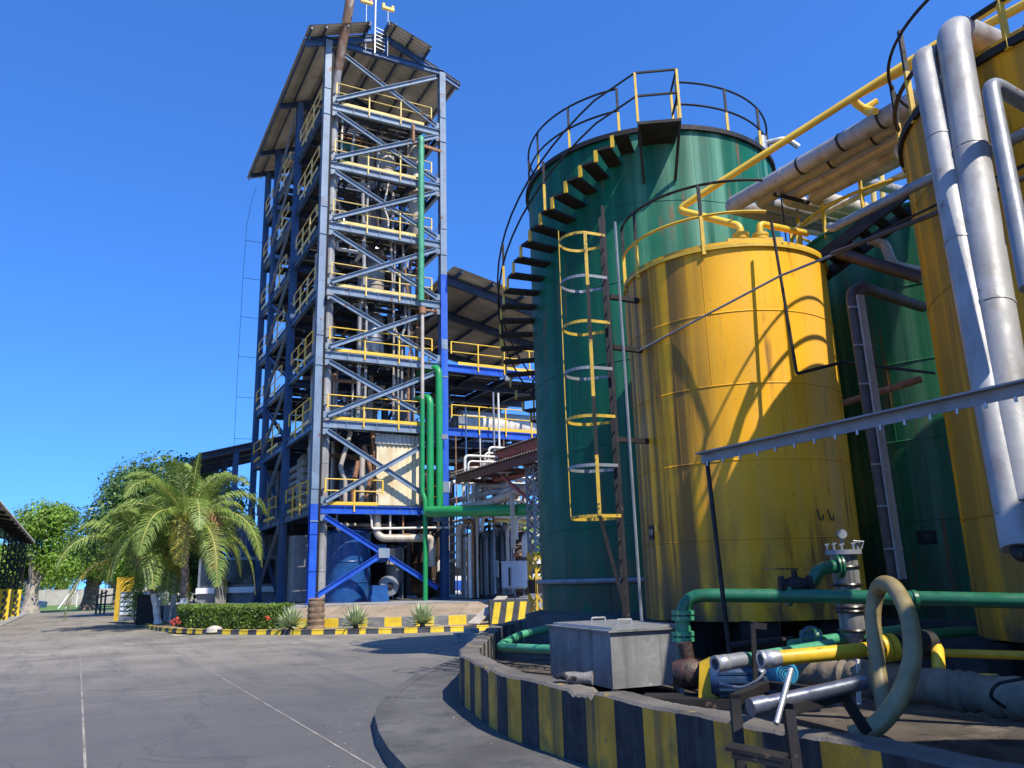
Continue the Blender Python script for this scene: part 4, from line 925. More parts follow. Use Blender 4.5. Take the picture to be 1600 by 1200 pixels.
pipe([P(1318, 630, 11.4), P(1440, 592, 10.9)], .05, M_rustpipe, 'short rusty pipe poking out between the yellow tank and the brown riser', 'short_pipe', 0, 10)
pipe([P(1398, 905, 9.6), P(1330, 458, 9.6), P(1345, 448, 9.7), P(1442, 480, 11.0)], .075, M_brown, 'dark brown lagged riser with an elbow, standing before the dark green tank', 'brown_pipe', .14, 14)
q = MB(); q.angle(P(1403, 905, 9.5), P(1337, 462, 9.5), .10, .05, V(0, -1, 0), .012)
for i in range(7): p = P(1337, 462, 9.5).lerp(P(1403, 905, 9.5), (i + .3) / 7); q.box(p, .22, .02, .02)
q.build('cable_tray', M_silver, loc=P(1403, 905, 9.5), label='narrow pale cable tray strapped to the dark brown riser', cat='tray')
pipe([P(1310, 395, 11.2), P(1440, 434, 10.6)], .09, M_brown, 'brown pipe under the walkway in front of the dark green tank', 'brown_pipe', 0, 12)
pipe([P(1358, 375, 11.3), P(1382, 380, 11.3), P(1395, 415, 11.2), P(1440, 425, 11.2)], .075, M_cladbeige, 'crooked greyish elbow pipe beneath the overhead bundle', 'elbow_pipe', .12, 12)
# angle iron beam with posts across the front
ab = thing('angle_beam', 'long grey angle iron beam slanting across the tanks on a thin spotted post', 'beam', P(1140, 1022, 7.6))
A, B = P(1092, 716, 7.9), P(1660, 592, 5.2)
q = MB(); q.prof(A, B, [(-.05, -.05), (-.035, -.05), (-.035, .035), (.05, .035), (.05, .05), (-.05, .05)], ZZ)
q.build('angle', M_greysteel, ab)
q = MB()
for i in range(16): p = A.lerp(B, (i + .5) / 16); q.cyl(p - ZZ * .05, p - ZZ * .09, .012, 6)
q.build('hanger_bolts', M_silver, ab)
MB().tube([P(1105, 722, 7.85), P(1147, 1080, 7.6)], .022, 8).build('post', M_black, ab)
# unseen tanks added past the right edge to shade the yard and right tank
for (x, y, r, z1, mt, lab) in ((9.5, 4.2, 2.2, 9.3, M_gtank, 'unseen tall green tank added on the right to shade the right yellow tank'), (6.5, 1.1, 1.9, 6.6, M_ytank2, 'unseen yellow tank added right of the viewer to shade the foreground yard')):
    t = thing('shade_tank', lab, 'tank', V(x, y, .3)); shell(t, (x, y), r, .3, z1, mt, (2, 4, 6))
# ================================================================== FOREGROUND EQUIPMENT
# lidded steel box
bx = thing('steel_box', 'grey weathered steel tank box with a flat lid and two handles inside the striped wall', 'box', V(1.1, 10.4, .25))
c0 = V(1.06, 9.72, .36); ax = V(.93, .37, 0).normalized(); ay = V(-.37, .93, 0).normalized(); LXB, LYB, HB = .98, 1.75, .62
q = MB().box(c0 + ax * LXB / 2 + ay * LYB / 2 + ZZ * HB / 2, LXB, LYB, HB, ax, ay); q.build('body', M_box, bx)
q = MB(); q.box(c0 + ax * LXB / 2 + ay * LYB / 2 + ZZ * (HB + .012), LXB + .08, LYB + .08, .02, ax, ay); q.build('flange', M_box, bx)
q = MB(); q.box(c0 + ax * (LXB / 2 + .02) + ay * (LYB / 2 - .03) + ZZ * (HB + .04), LXB - .02, LYB - .1, .03, ax, ay); q.build('lid', M_silver, bx)
for k in (.55, 1.25):
    h = c0 + ax * .5 + ay * k + ZZ * (HB + .05); MB().tube([h - ax * .1, h - ax * .1 + ZZ * .06, h + ax * .1 + ZZ * .06, h + ax * .1], .011, 6, bend=.02).build('handle', M_silver, bx)
for i, j in ((.05, .05), (.93, .05), (.05, 1.7), (.93, 1.7)): MB().box(c0 + ax * i + ay * j - ZZ * .06, .06, .06, .12, ax, ay).build('leg', M_greysteel, bx)
MB().tube([c0 + ax * .985 + ay * .25 + ZZ * .55, c0 + ax * .985 + ay * .25 - ZZ * .1], .025, 8).build('drain_pipe', M_greysteel, bx)
# glove on the wall
gl = thing('work_glove', 'dusty grey and black work glove lying on the striped wall by the steel box', 'glove', V(.42, 7.55, .72))
gp0 = V(.40, 7.62, .735)
q = MB(); vs = []
q.lathe(gp0 + V(.12, -.02, 0), [(.0, -.12), (.05, -.11), (.055, -.03), (.045, .05), (.06, .13), (.0, .14)], 14, V(.9, -.25, 0).normalized()); q.build('cuff', M_glove, gl)
q = MB()
for i, (dy, L_) in enumerate(((-.05, .085), (-.02, .1), (.012, .095), (.04, .075))):
    b = gp0 + V(.02, dy, .005); q.tube([b, b + V(-.4 * L_, .1 * L_, .028), b + V(-.9 * L_, .2 * L_, .008), b + V(-L_, .2 * L_, -.012)], [.019, .019, .017, .008], 8)
b = gp0 + V(.09, -.06, 0); q.tube([b, b + V(-.03, -.05, .012), b + V(-.06, -.075, 0)], [.02, .018, .009], 8)
q.build('fingers', M_gdot, gl)
# white rubble at the wall's far foot
q = MB().box(V(-1.5, 22.9, .12), .5, .4, .24, V(.9, .3, 0).normalized(), V(-.3, .9, 0).normalized()).box(V(-1.3, 23.0, .28), .32, .28, .14, V(.8, .6, 0).normalized(), V(-.6, .8, 0).normalized())
q.build('concrete_lump', M_conc, loc=V(-1.5, 22.9, 0), label='broken pale concrete lump on the road behind the striped wall', cat='rubble')
# green drain pipe behind box
pipe([V(.95, 11.7, .62), V(-.35, 13.3, .58), V(.05, 14.0, .72), V(.6, 14.2, .80), V(1.0, 14.6, .80)], .065, M_greenpipe2, 'low pale green pipe bending over the yard floor behind the steel box', 'green_pipe', .2, 12)
# front green line
pg = lambda x, y, d: P(x, y, d)
gl_ = [P(1068, 1050, 8.2), P(1066, 930, 8.2), P(1250, 931, 7.95), P(1700, 941, 6.9)]
t = thing('green_pipeline', 'dark green pipeline with flanges running level in front of both yellow tanks', 'pipe', P(1068, 1045, 8.2))
MB().tube(gl_, .066, 16, bend=.22).build('pipe', M_dgpipe, t)
q = MB()
for yy in (957, 966, 990, 999): p = P(1067, yy, 8.2); q.cyl(p - ZZ * .018, p + ZZ * .018, .11, 20)
p = P(1067, 978, 8.2); q.cyl(p - ZZ * .09, p + ZZ * .09, .075, 16)
for yy in (961, 994):
    for a in range(8): p = P(1067, yy, 8.2) + V(.09 * math.cos(a * .785), .09 * math.sin(a * .785), 0); q.cyl(p - ZZ * .05, p + ZZ * .05, .01, 6)
q.build('flange', M_greenpipe2, t)
q = MB()
for xx in (1232, 1428): p = P(xx, 933 + (xx > 1300) * 4, 8.0 - (xx > 1300) * .5); MB().tube([p - V(.02, 0, 0), p + V(.02, 0, 0)], .085, 16).build('collar', M_dgpipe, t)
br = thing('green_branch', 'short green branch pipe with a lever valve climbing to the ribbed strainer', 'pipe', P(1250, 920, 8.05))
MB().tube([P(1232, 935, 8.0), P(1232, 914, 8.0), P(1268, 915, 8.0), P(1277, 890, 8.0), P(1302, 885, 8.05), P(1318, 885, 8.1)], .062, 14, bend=.1).build('pipe', M_dgpipe, br)
q = MB(); p = P(1243, 914, 8.0); q.lathe(p, [(0, -.15), (.09, -.15), (.09, -.11), (.06, -.1), (.09, 0), (.06, .1), (.09, .11), (.09, .15), (0, .15)], 16, V(1, -.1, 0)); q.cyl(p, p + ZZ * .14, .03, 8)
q.bar(p + ZZ * .15 + V(.04, 0, 0), p + ZZ * .16 - V(.30, 0, 0), .035, .012); q.build('valve', M_black, br)
q = MB(); p = P(1306, 885, 8.07)
for dx in (0, .035): q.tube([p + V(dx, 0, 0), p + V(dx + .02, 0, 0)], .115, 18)
q.build('flange', M_dgpipe, br)
# strainer
sc = thing('strainer', 'grey banded cylindrical strainer with bolted lid and gauge before the dark green tank', 'strainer', P(1335, 1005, 8.15))
sp = P(1335, 1005, 8.15); sh_ = .92
q = MB().lathe(sp, [(0, 0), (.06, 0), (.08, .03), (.12, .1), (.115, .24), (.12, .3), (.115, .5), (.125, .52), (.125, sh_ - .08), (0, sh_ - .08)], 30); q.build('body', M_dirtysteel, sc)
for z in (.12, .30, .34, .55, .72): MB().ring(sp + ZZ * z, .13, .016, 28).build('band', M_blackoil, sc)
q = MB().lathe(sp + ZZ * (sh_ - .08), [(0, 0), (.17, 0), (.17, .045), (0, .05)], 28)
for a in range(0, 10, 2): p = sp + V(.15 * math.cos(a * .628), .15 * math.sin(a * .628), sh_ - .05); q.cyl(p, p + ZZ * .07, .012, 6); q.bar(p + ZZ * .07 - V(.02, 0, 0), p + ZZ * .07 + V(.025, 0, .01), .02, .015)
q.build('lid', M_greysteel, sc)
q = MB(); p = sp + ZZ * (sh_ + .02); q.cyl(p, p + ZZ * .06, .012, 8); q.lathe(p + ZZ * .1 - V(0, .02, 0), [(0, -.02), (.045, -.02), (.045, .02), (0, .02)], 20, V(0, -1, 0)); q.build('gauge', M_greysteel, sc)
q = MB(); p = sp + ZZ * (sh_ + .12); q.bar(sp + V(.1, 0, sh_), sp + V(.16, 0, sh_ + .04), .02, .02); q.tube([sp + V(.17, -.03, sh_ - .03), sp + V(.2, -.03, sh_ + .04), sp + V(.1, -.03, sh_ + .05)], .01, 6); q.build('clamp', M_greysteel, sc)
# yellow filling pipe
yp0, yp1 = P(1188, 1031, 6.55), P(1378, 1013, 6.75)
t = thing('filling_pipe', 'chipped yellow filling pipe with an open threaded silver mouth pointing left', 'pipe', yp0)
d = (yp1 - yp0).normalized()
MB().tube([yp0 + d * .14, yp1], .058, 18).build('pipe', M_post, t)
q = MB().lathe(yp0, [(.045, .12), (.045, 0), (.07, 0), (.07, .02), (.062, .025), (.07, .04), (.062, .05), (.07, .065), (.07, .1), (.06, .16), (.05, .16)], 24, d); q.build('coupling', M_silver, t)
q = MB().lathe(yp1, [(0, -.03), (.11, -.03), (.11, .03), (0, .03)], 24, d).lathe(yp1 + d * .07, [(0, -.03), (.11, -.03), (.11, .03), (0, .03)], 24, d); q.build('flange', M_post, t)
q = MB()
for a in range(8): n1 = d.cross(ZZ).normalized(); n2 = n1.cross(d); p = yp1 + n1 * (.09 * math.cos(a * .785)) + n2 * (.09 * math.sin(a * .785)); q.cyl(p - d * .05, p + d * .12, .01, 6)
q.build('bolts', M_black, t)
q = MB(); q.tube([yp1 + d * .1, yp1 + d * .42], .075, 14); q.lathe(yp1 + d * .3, [(0, -.16), (.1, -.16), (.12, 0), (.1, .16), (0, .16)], 16, d); q.cyl(yp1 + d * .3, yp1 + d * .3 + ZZ * .35, .02, 8); q.cyl(yp1 + d * .3 + ZZ * .12, yp1 + d * .3 + ZZ * .26, .04, 10); q.build('valve', M_black, t)
# grey-green pipe
ep0, ep1 = P(1117, 1038, 6.85), P(1300, 1008, 7.4); d2 = (ep1 - ep0).normalized()
t = thing('filling_pipe', 'grey and green filling pipe with an open silver mouth left of the yellow one', 'pipe', ep0)
MB().tube([ep0 + d2 * .3, ep1], .052, 16).build('pipe', M_greenpipe2, t)
MB().tube([ep0 + d2 * .12, ep0 + d2 * .3], .062, 16).build('sleeve', M_greysteel, t)
MB().lathe(ep0, [(.045, .12), (.045, 0), (.068, 0), (.068, .02), (.06, .03), (.068, .045), (.06, .055), (.066, .07), (.066, .12), (.05, .14)], 22, d2).build('coupling', M_silver, t)
MB().tube([P(1235, 1008, 7.9), P(1420, 982, 8.6)], .05, 12).build('green_pipe', M_greenpipe2, loc=P(1235, 1008, 7.9), label='second thin green pipe low behind the yellow filling pipe', cat='pipe')
MB().tube([P(1440, 992, 8.0), P(1520, 986, 8.3)], .05, 12).build('green_pipe', M_dgpipe, loc=P(1440, 992, 8), label='short capped green pipe stub near the right tank leg', cat='pipe')
# valve wheel
vw = thing('hand_wheel', 'small blue spoked valve wheel behind the filling pipes', 'valve', P(1268, 996, 7.9))
p = P(1268, 994, 7.9); q = MB(); n_ = V(-.3, -.95, .1).normalized(); a1 = n_.cross(ZZ).normalized(); a2 = a1.cross(n_)
q.tube([p + a1 * (.085 * math.cos(a * .3927)) + a2 * (.085 * math.sin(a * .3927)) for a in range(16)], .011, 8, closed=True); q.build('rim', M_teal, vw)
q = MB()
for a in range(5): q.bar(p, p + a1 * (.085 * math.cos(a * 1.2566)) + a2 * (.085 * math.sin(a * 1.2566)), .014, .01)
q.cyl(p, p - n_ * .25, .014, 8); q.build('spokes', M_teal, vw)
q = MB(); q.lathe(p - n_ * .28 - ZZ * .0, [(0, -.09), (.07, -.09), (.09, 0), (.07, .09), (0, .09)], 14, V(1, 0, 0)); q.build('valve_body', M_dgpipe, vw)
# hose
hz = [P(1330, 1150, 5.35), P(1364, 1138, 5.3), P(1402, 1095, 5.35), P(1425, 1030, 5.55), P(1420, 965, 5.85), P(1400, 922, 6.1), P(1382, 912, 6.3), P(1370, 925, 6.5), P(1364, 965, 6.55), P(1370, 1030, 6.5), P(1378, 1085, 6.4), P(1386, 1125, 6.3)]
def smooth(pts, n=8):
    out = []
    for i in range(len(pts) - 1):
        p0, p1, p2, p3 = pts[max(i - 1, 0)], pts[i], pts[i + 1], pts[min(i + 2, len(pts) - 1)]
        for k in range(n):
            t = k / n; out.append(.5 * ((2 * p1) + (p2 - p0) * t + (2 * p0 - 5 * p1 + 4 * p2 - p3) * t * t + (3 * p1 - p0 - 3 * p2 + p3) * t ** 3))
    out.append(pts[-1]); return out
hp = smooth(hz, 22)
MB().tube(hp, [.060 + (.0016 if i % 2 else -.0012) for i in range(len(hp))], 18).build('suction_hose', M_hose, loc=hz[0], label='thick translucent tan ribbed hose looping high beside the filling pipes', cat='hose')
# yellow elbow at right
pipe([P(1432, 1003, 7.0), P(1464, 1006, 6.8), P(1468, 1062, 6.5), P(1560, 1064, 6.2)], .05, M_yrail2, 'yellow pipe elbow dropping to the floor at the right of the hose', 'yellow_pipe', .12, 14)
pipe([P(1470, 1020, 8.2), P(1660, 1026, 7.2)], .04, M_post, 'thin yellow pipe running low to the right edge behind the tank leg', 'yellow_pipe', 0, 10)
# pump set
pm = thing('pump_set', 'oily pump with rust brown casing, blue motor and yellow coupling guard beside the steel box', 'pump', P(1130, 1090, 7.6))
p = P(1078, 1052, 8.0); q = MB(); q.lathe(p, [(0, -.16), (.1, -.16), (.13, -.1), (.16, 0), (.13, .1), (.09, .2), (0, .2)], 22, V(1, -.2, 0).normalized()); q.tube([p + V(.02, 0, 0), p + ZZ * .28 - V(.03, 0, 0)], .07, 12); q.lathe(p + V(.2, -.04, 0), [(0, 0), (.11, 0), (.11, .04), (.07, .05), (.07, .12), (.1, .12), (.1, .16), (0, .16)], 18, V(1, -.2, 0).normalized()); q.build('casing', mat('oily_brown_iron', (.06, .032, .022), .5, .2, .5, 9, spots=((.015, .012, .01), .55, 10), bump=.5, bscale=40), pm)
p = P(1160, 1062, 7.6); q = MB(); q.lathe(p, [(0, -.28), (.12, -.28), (.15, -.22), (.15, .24), (.12, .28), (0, .28)], 24, V(1, -.22, 0).normalized())
for a in range(14): c_, s_ = math.cos(a * .449), math.sin(a * .449); o = V(.2, .97, 0) * (.155 * c_) + ZZ * (.155 * s_); q.box(p + o, .42, .02, .02, V(1, -.22, 0).normalized(), V(.22, 1, 0).normalized())
q.box(p + ZZ * .17, .16, .14, .12); q.build('motor', M_pumpblue, pm)
p = P(1112, 1058, 7.75); q = MB(); dd = V(1, -.22, 0).normalized(); yy = V(.22, 1, 0).normalized()
q.prof(p - yy * .14, p + yy * .14, [(-.14, -.24), (.14, -.24), (.1, .12), (0, .17), (-.1, .12)]); q.build('guard', M_post, pm)
q = MB().box(P(1120, 1095, 7.7), 1.3, .4, .08, dd, yy); q.build('base_plate', M_black, pm)
q = MB(); p = P(1195, 1022, 7.8); q.box(p, .2, .14, .06); q.build('terminal_box', M_pumpblue, pm)
mt_ = thing('small_motor', 'bright blue round motor end facing the viewer under the yellow filling pipe', 'motor', P(1229, 1075, 6.9))
p = P(1229, 1053, 6.9); ndir = V(-.05, -1, .05).normalized()
q = MB().lathe(p, [(0, -.02), (.03, -.025), (.085, -.02), (.098, .0), (.098, .30), (0, .3)], 26, -ndir); q.build('body', M_cyan, mt_)
q = MB()
for r_ in (.03, .05, .07): q.tube([p + ndir * .024 + V(r_ * math.cos(a * .349), 0, r_ * math.sin(a * .349)) for a in range(18)], .004, 5, closed=True)
q.build('grille', M_pumpblue, mt_)
q = MB().box(p + V(0, .15, -.13), .2, .2, .1); q.build('foot', M_pumpblue, mt_)
pipe([P(1125, 1068, 7.2), P(1160, 1076, 6.9), P(1186, 1062, 6.8), P(1196, 1048, 6.8)], .012, M_greysteel, 'thin grey cable drooping under the two filling pipe mouths', 'cable', .1, 8)
q = MB(); a = P(1183, 1110, 6.9); q.bar(a, P(1176, 975, 6.9), .035, .035); q.bar(P(1176, 977, 6.9), P(1197, 979, 6.9), .04, .05); q.build('pipe_stand', M_black, loc=a, label='thin black stand with a flat hook top behind the filling pipes', cat='stand')
q = MB(); q.bar(P(1342, 1100, 6.9), P(1341, 1030, 6.9), .03, .03); q.build('pipe_stand', M_whitepipe, loc=P(1342, 1100, 6.9), label='thin pale prop under the yellow filling pipe by the hose', cat='stand')
# wrapped lagged pipe on the floor
lp0, lp1 = P(1225, 1045, 7.7), P(1700, 1105, 5.6); dl = (lp1 - lp0); rl = random.Random(2); pts = []; rad = []
for i in range(60): pts.append(lp0 + dl * (i / 59) + V(0, 0, rl.uniform(-.008, .008))); rad.append(.14 + rl.uniform(-.014, .016))
MB().tube(pts, rad, 18).build('lagged_pipe', M_lag, loc=lp0, label='fat pipe in torn dusty lagging lying on the yard floor', cat='pipe')
pipe([P(1240, 1000, 8.6), P(1210, 1002, 8.6), P(1140, 1010, 8.6)], .04, M_black, 'black pipe lying low in front of the yellow tank supports', 'low_pipe', .05, 10)
pipe([P(1570, 1105, 5.9), P(1545, 1088, 5.85), P(1556, 1068, 5.8), P(1600, 1060, 5.8)], .012, M_black, 'loose black cable looped over the torn lagging', 'cable', .15, 8)
# step stool
so_ = thing('step_stool', 'rough black steel step stool straddling the striped wall with a treadplate step', 'stool', P(1170, 1200, 4.75))
fl_ = P(1148, 1092, 4.95); fr_ = P(1232, 1108, 4.75); bk = V(.35, .55, 0)
def leg(a, b): MB().bar(a, b, .055, .055, V(0, -1, 0)).build('leg', M_black, so_)
leg(fl_, V(fl_.x - .02, fl_.y - .08, .0)); leg(fr_, V(fr_.x, fr_.y - .08, .0))
r0 = fl_ + bk; r1 = fr_ + V(.42, .30, .03)
leg(r1, r1 + V(.14, .06, -.22))
q = MB(); q.bar(fl_, r0, .06, .05); q.bar(r0, r1, .05, .05); q.bar(fr_, r1, .07, .06); q.build('top_frame', M_black, so_)
q = MB(); s0 = P(1138, 1166, 4.75); s1 = P(1228, 1184, 4.6); q.bar(s0, s1, .14, .02); q.bar(s0 - V(0, .07, .02), s1 - V(0, .07, .02), .012, .05); q.build('step', M_black, so_)
q = MB(); a, b = P(1182, 1103, 4.75), P(1350, 1066, 4.95); q.tube([a, b], .042, 16); q.tube([a - (b - a).normalized() * .04, a + (b - a).normalized() * .06], .05, 16)
q.build('steel_tube', mat('bluish_steel', (.16, .17, .20), .32, .7, .25, 5, spots=((.05, .04, .04), .62, 9)), loc=a, label='loose dark steel tube laid across the black step stool', cat='tube')
q = MB(); a, b = P(1213, 1131, 4.65), P(1236, 1046, 4.85); q.tube([a, b], .016, 10); q.build('lever_bar', M_silver, loc=a, label='short silver lever bar crossing the steel tube upright', cat='bar')
# ================================================================== PLANTS
def leafcloud(mb, blobs, n, size, rnd, flat=.5, core=.35):
    tot = sum(b[3] ** 2 for b in blobs)
    for (x, y, z, r, sq) in blobs:
        k = int(n * r * r / tot)
        for _ in range(k):
            d = V(rnd.gauss(0, 1), rnd.gauss(0, 1), rnd.gauss(0, 1)).normalized()
            rr = r * (core + (1 - core) * rnd.random() ** .5) * rnd.uniform(.85, 1.1)
            p = V(x, y, z) + V(d.x * rr, d.y * rr, d.z * rr * sq)
            nrm = (d + V(rnd.uniform(-1, 1), rnd.uniform(-1, 1), rnd.uniform(-.2, 1.2)) * .9).normalized()
            a = nrm.cross(V(rnd.uniform(-1, 1), rnd.uniform(-1, 1), rnd.uniform(-1, 1))).normalized(); b = nrm.cross(a)
            s = size * rnd.uniform(.6, 1.35)
            mb.add([p - a * s, p + b * s * .45, p + a * s, p - b * s * .45], [(0, 1, 2, 3)])
def trunkmb(base, pts, r0, r1, n=10):
    mb = MB(); N = len(pts); mb.tube([base + V(*p) for p in pts], [r0 + (r1 - r0) * i / (N - 1) for i in range(N)], n); return mb
def tree(base, h, rad, lab, leaf, n, size, seed, trunk_h=.3, tr=.3, squash=.8, blobn=16, barkm=None, group=None, name='broadleaf_tree'):
    rnd = random.Random(seed); t = thing(name, lab, 'tree', base, group)
    base = Vector(base); tm = MB()
    top = base + V(rnd.uniform(-.2, .2), 0, h * trunk_h)
    tm.tube([base, base + V(.03, 0, h * .08), base.lerp(top, .6), top], [tr * 1.35, tr, tr * .85, tr * .8], 10)
    blobs = []
    cz = h * (trunk_h + (1 - trunk_h) * .52)
    for i in range(blobn):
        a = rnd.uniform(0, 6.28); q = rnd.random() ** .6; zz = rnd.uniform(-1, 1)
        w_ = rad * math.sqrt(max(.08, 1 - zz * zz)) * .78
        br = rad * rnd.uniform(.26, .46)
        p = V(math.cos(a) * w_ * q, math.sin(a) * w_ * q, cz + zz * h * (1 - trunk_h) * .40)
        blobs.append((base.x + p.x, base.y + p.y, base.z + p.z, br, squash))
        if i < 9: tm.tube([top - ZZ * .15 * h * trunk_h, top.lerp(base + p, .5) + V(0, 0, -.1 * h * .2), base + p], [tr * .5, tr * .3, tr * .1], 7)
    tm.build('trunk', barkm or M_bark, t)
    cr = MB(); leafcloud(cr, blobs, n, size, rnd); cr.build('crown', leaf, t)
    return t
b_ = P(262, 930, 56); tree(V(b_.x, b_.y, .1), 9.9, 5.6, 'big round dark green tree rising behind the coconut palms', M_leaf2, 42000, .17, 4, .16, .45, .9, 46)
b_ = G(42, 953, 0); b_ = P(42, 950, 72)
tree(V(P(48, 940, 70).x, 70, 0), 8.9, 5.0, 'bright green tree with a pale fluted trunk left of the road end', M_leaf1, 15000, .17, 9, .27, .62, .8, 18, mat('pale_bark', (.30, .26, .21), .9, 0, .4, 3, bump=.8, bscale=8))
tree(V(P(140, 940, 76).x, 76, 0), 8.4, 4.7, 'bright green tree with a dark trunk beside the goal frame', M_leaf1, 12000, .17, 15, .3, .72, .8, 15)
tree(V(P(182, 930, 88).x, 88, 0), 8.4, 3.8, 'bright green tree partly behind the left palm crown', M_leaf1, 10000, .18, 25, .25, .4, .8, 14)
for i, (px, d, h, r_, lf) in enumerate(((2, 95, 7.5, 4.5, M_leaf1), (90, 130, 7, 6, M_leaf1), (205, 120, 7.5, 5, M_leaf2), (-40, 120, 8, 6, M_leaf1))):
    tree(V(P(px, 925, d).x, d, 0), h, r_, ('green tree far behind the lattice posts at the left edge', 'low bushy tree beyond the block wall', 'dark tree beyond the block wall near the palms', 'green tree beyond the canopy roof')[i], lf, 6000, .26, 40 + i, .2, .3, .8, 12)
tree(V(P(795, 900, 75).x, 75, 0), 7, 5, 'green tree seen through the pipework right of the tower', M_leaf1, 2500, .4, 61, .2, .3, .8, 12)
tree(V(P(845, 900, 82).x, 82, 0), 6.5, 5, 'farther green tree seen through the pipework beside the green tank', M_leaf1, 2000, .45, 62, .2, .3, .8, 12)

def frond(origin, az, elev, L_, droop, rnd, leafl=.85, nl=92, twist=0, green=None):
    d0 = V(math.cos(az) * math.cos(elev), math.sin(az) * math.cos(elev), math.sin(elev)); h = V(math.cos(az), math.sin(az), 0)
    pts = []; p = Vector(origin); d = Vector(d0); N = 16
    for i in range(N + 1):
        pts.append(Vector(p)); p = p + d * (L_ / N); d = (d + V(0, 0, -droop * (i / N) * .42)).normalized()
    mb = MB(); mb.tube(pts, [.045 * (1 - i / (N + 1)) + .006 for i in range(N + 1)], 6, mi=1)
    side0 = V(-h.y, h.x, 0)
    for k in range(nl):
        t = .1 + .9 * (k + rnd.random() * .6) / nl; f = min(t * N, N - .001); i = int(f); q = pts[i].lerp(pts[i + 1], f - i)
        tan = (pts[i + 1] - pts[i]).normalized()
        ll = leafl * (math.sin(math.pi * min(1, .18 + t * .80)) ** .7) * rnd.uniform(.85, 1.1)
        for sg in (-1, 1):
            dirn = (side0 * sg * 1.0 + tan * rnd.uniform(.55, .95) + V(0, 0, .12 + rnd.uniform(-.2, .25))).normalized()
            e1_ = q + dirn * ll * .5
            dr = (dirn + V(0, 0, -.75 - rnd.random() * .5)).normalized(); e2_ = e1_ + dr * ll * .5
            wv = tan * (.017 + .010 * rnd.random())
            mb.add([q - wv * .6, q + wv * .6, e1_ + wv, e1_ - wv, e2_], [(0, 1, 2, 3), (3, 2, 4)], 0)
    return mb
def palm(base, h, lean, lab, nf, seed, Lf, white=1.0, extra=None, tr=.14):
    rnd = random.Random(seed); base = Vector(base); t = thing('coconut_palm', lab, 'palm tree', base)
    top = base + V(lean[0], lean[1], h)
    pts = [base.lerp(top, i / 12) + V(0, 0, 0) + V(lean[0], lean[1], 0) * (.25 * math.sin(math.pi * i / 12) * -.6) for i in range(13)]
    rad = [tr * (1.35 if i == 0 else 1.0 + .06 * (-1) ** i - .012 * i) for i in range(13)]
    kw = max(2, int(12 * white / h))
    MB().tube(pts[:kw + 1], rad[:kw + 1], 12).build('whitewashed_base', M_lime, t)
    MB().tube(pts[kw:], rad[kw:], 12).build('trunk', M_bark, t)
    q = MB()
    for i in range(14):
        a = rnd.uniform(0, 6.28); p = top - ZZ * rnd.uniform(.1, .7); q.tube([p, p + V(math.cos(a) * .14, math.sin(a) * .14, .15), p + V(math.cos(a) * .3, math.sin(a) * .3, .42)], [.06, .05, .03], 6)
    q.build('leaf_bases', M_bark, t)
    for i in range(nf):
        az = i * 2.39996 + rnd.uniform(-.25, .25); f = i / (nf - 1)
        el = R(82 - 100 * f ** .85 + rnd.uniform(-6, 6)); L_ = Lf * rnd.uniform(.88, 1.08) * (.60 + .44 * min(1, f * 2.2))
        o = top + V(math.cos(az) * .1, math.sin(az) * .1, .2 - .25 * f)
        frond(o, az, el, L_, .45 + .72 * min(1, f * 1.3), rnd, 1.05).build('frond', [M_frondy if (f > .8 and rnd.random() < .35) else M_frond, M_rachis], t)
    for (az, el, L_, dr, mt) in extra or []:
        frond(top, az, el, L_, dr, rnd, .6, 46).build('yellow_frond' if mt is M_frondy else 'dead_frond', [mt, M_rachis if mt is M_frondy else mt], t)
    return t
pb = P(286, 965, 35); palm(V(pb.x, 35, .15), 4.35, (-.15, 0, 0), 'largest coconut palm with a spreading crown and one hanging brown frond', 23, 3, 4.5, 1.2,
     [(R(-80), R(18), 3.1, 4.2, M_frondy), (R(-70), R(10), 3.0, 4.5, M_frondy), (R(-15), R(38), 4.0, 5.5, M_frondd), (R(-12), R(36), 4.0, 5.5, M_frondd), (R(-18), R(35), 3.9, 5.8, M_frondd), (R(-14), R(32), 3.8, 6.2, M_frondd)], .17)
pb = P(248, 962, 36.5); palm(V(pb.x, 36.5, .15), 3.1, (-1.0, -.2, 0), 'leaning coconut palm with a low crown, left of the largest palm', 15, 8, 3.9, 1.5, None, .15)
pb = P(268, 962, 38); palm(V(pb.x, 38, .15), 3.8, (.2, .2, 0), 'slender coconut palm half hidden behind the largest palm', 12, 12, 3.8, 1.4, None, .13)

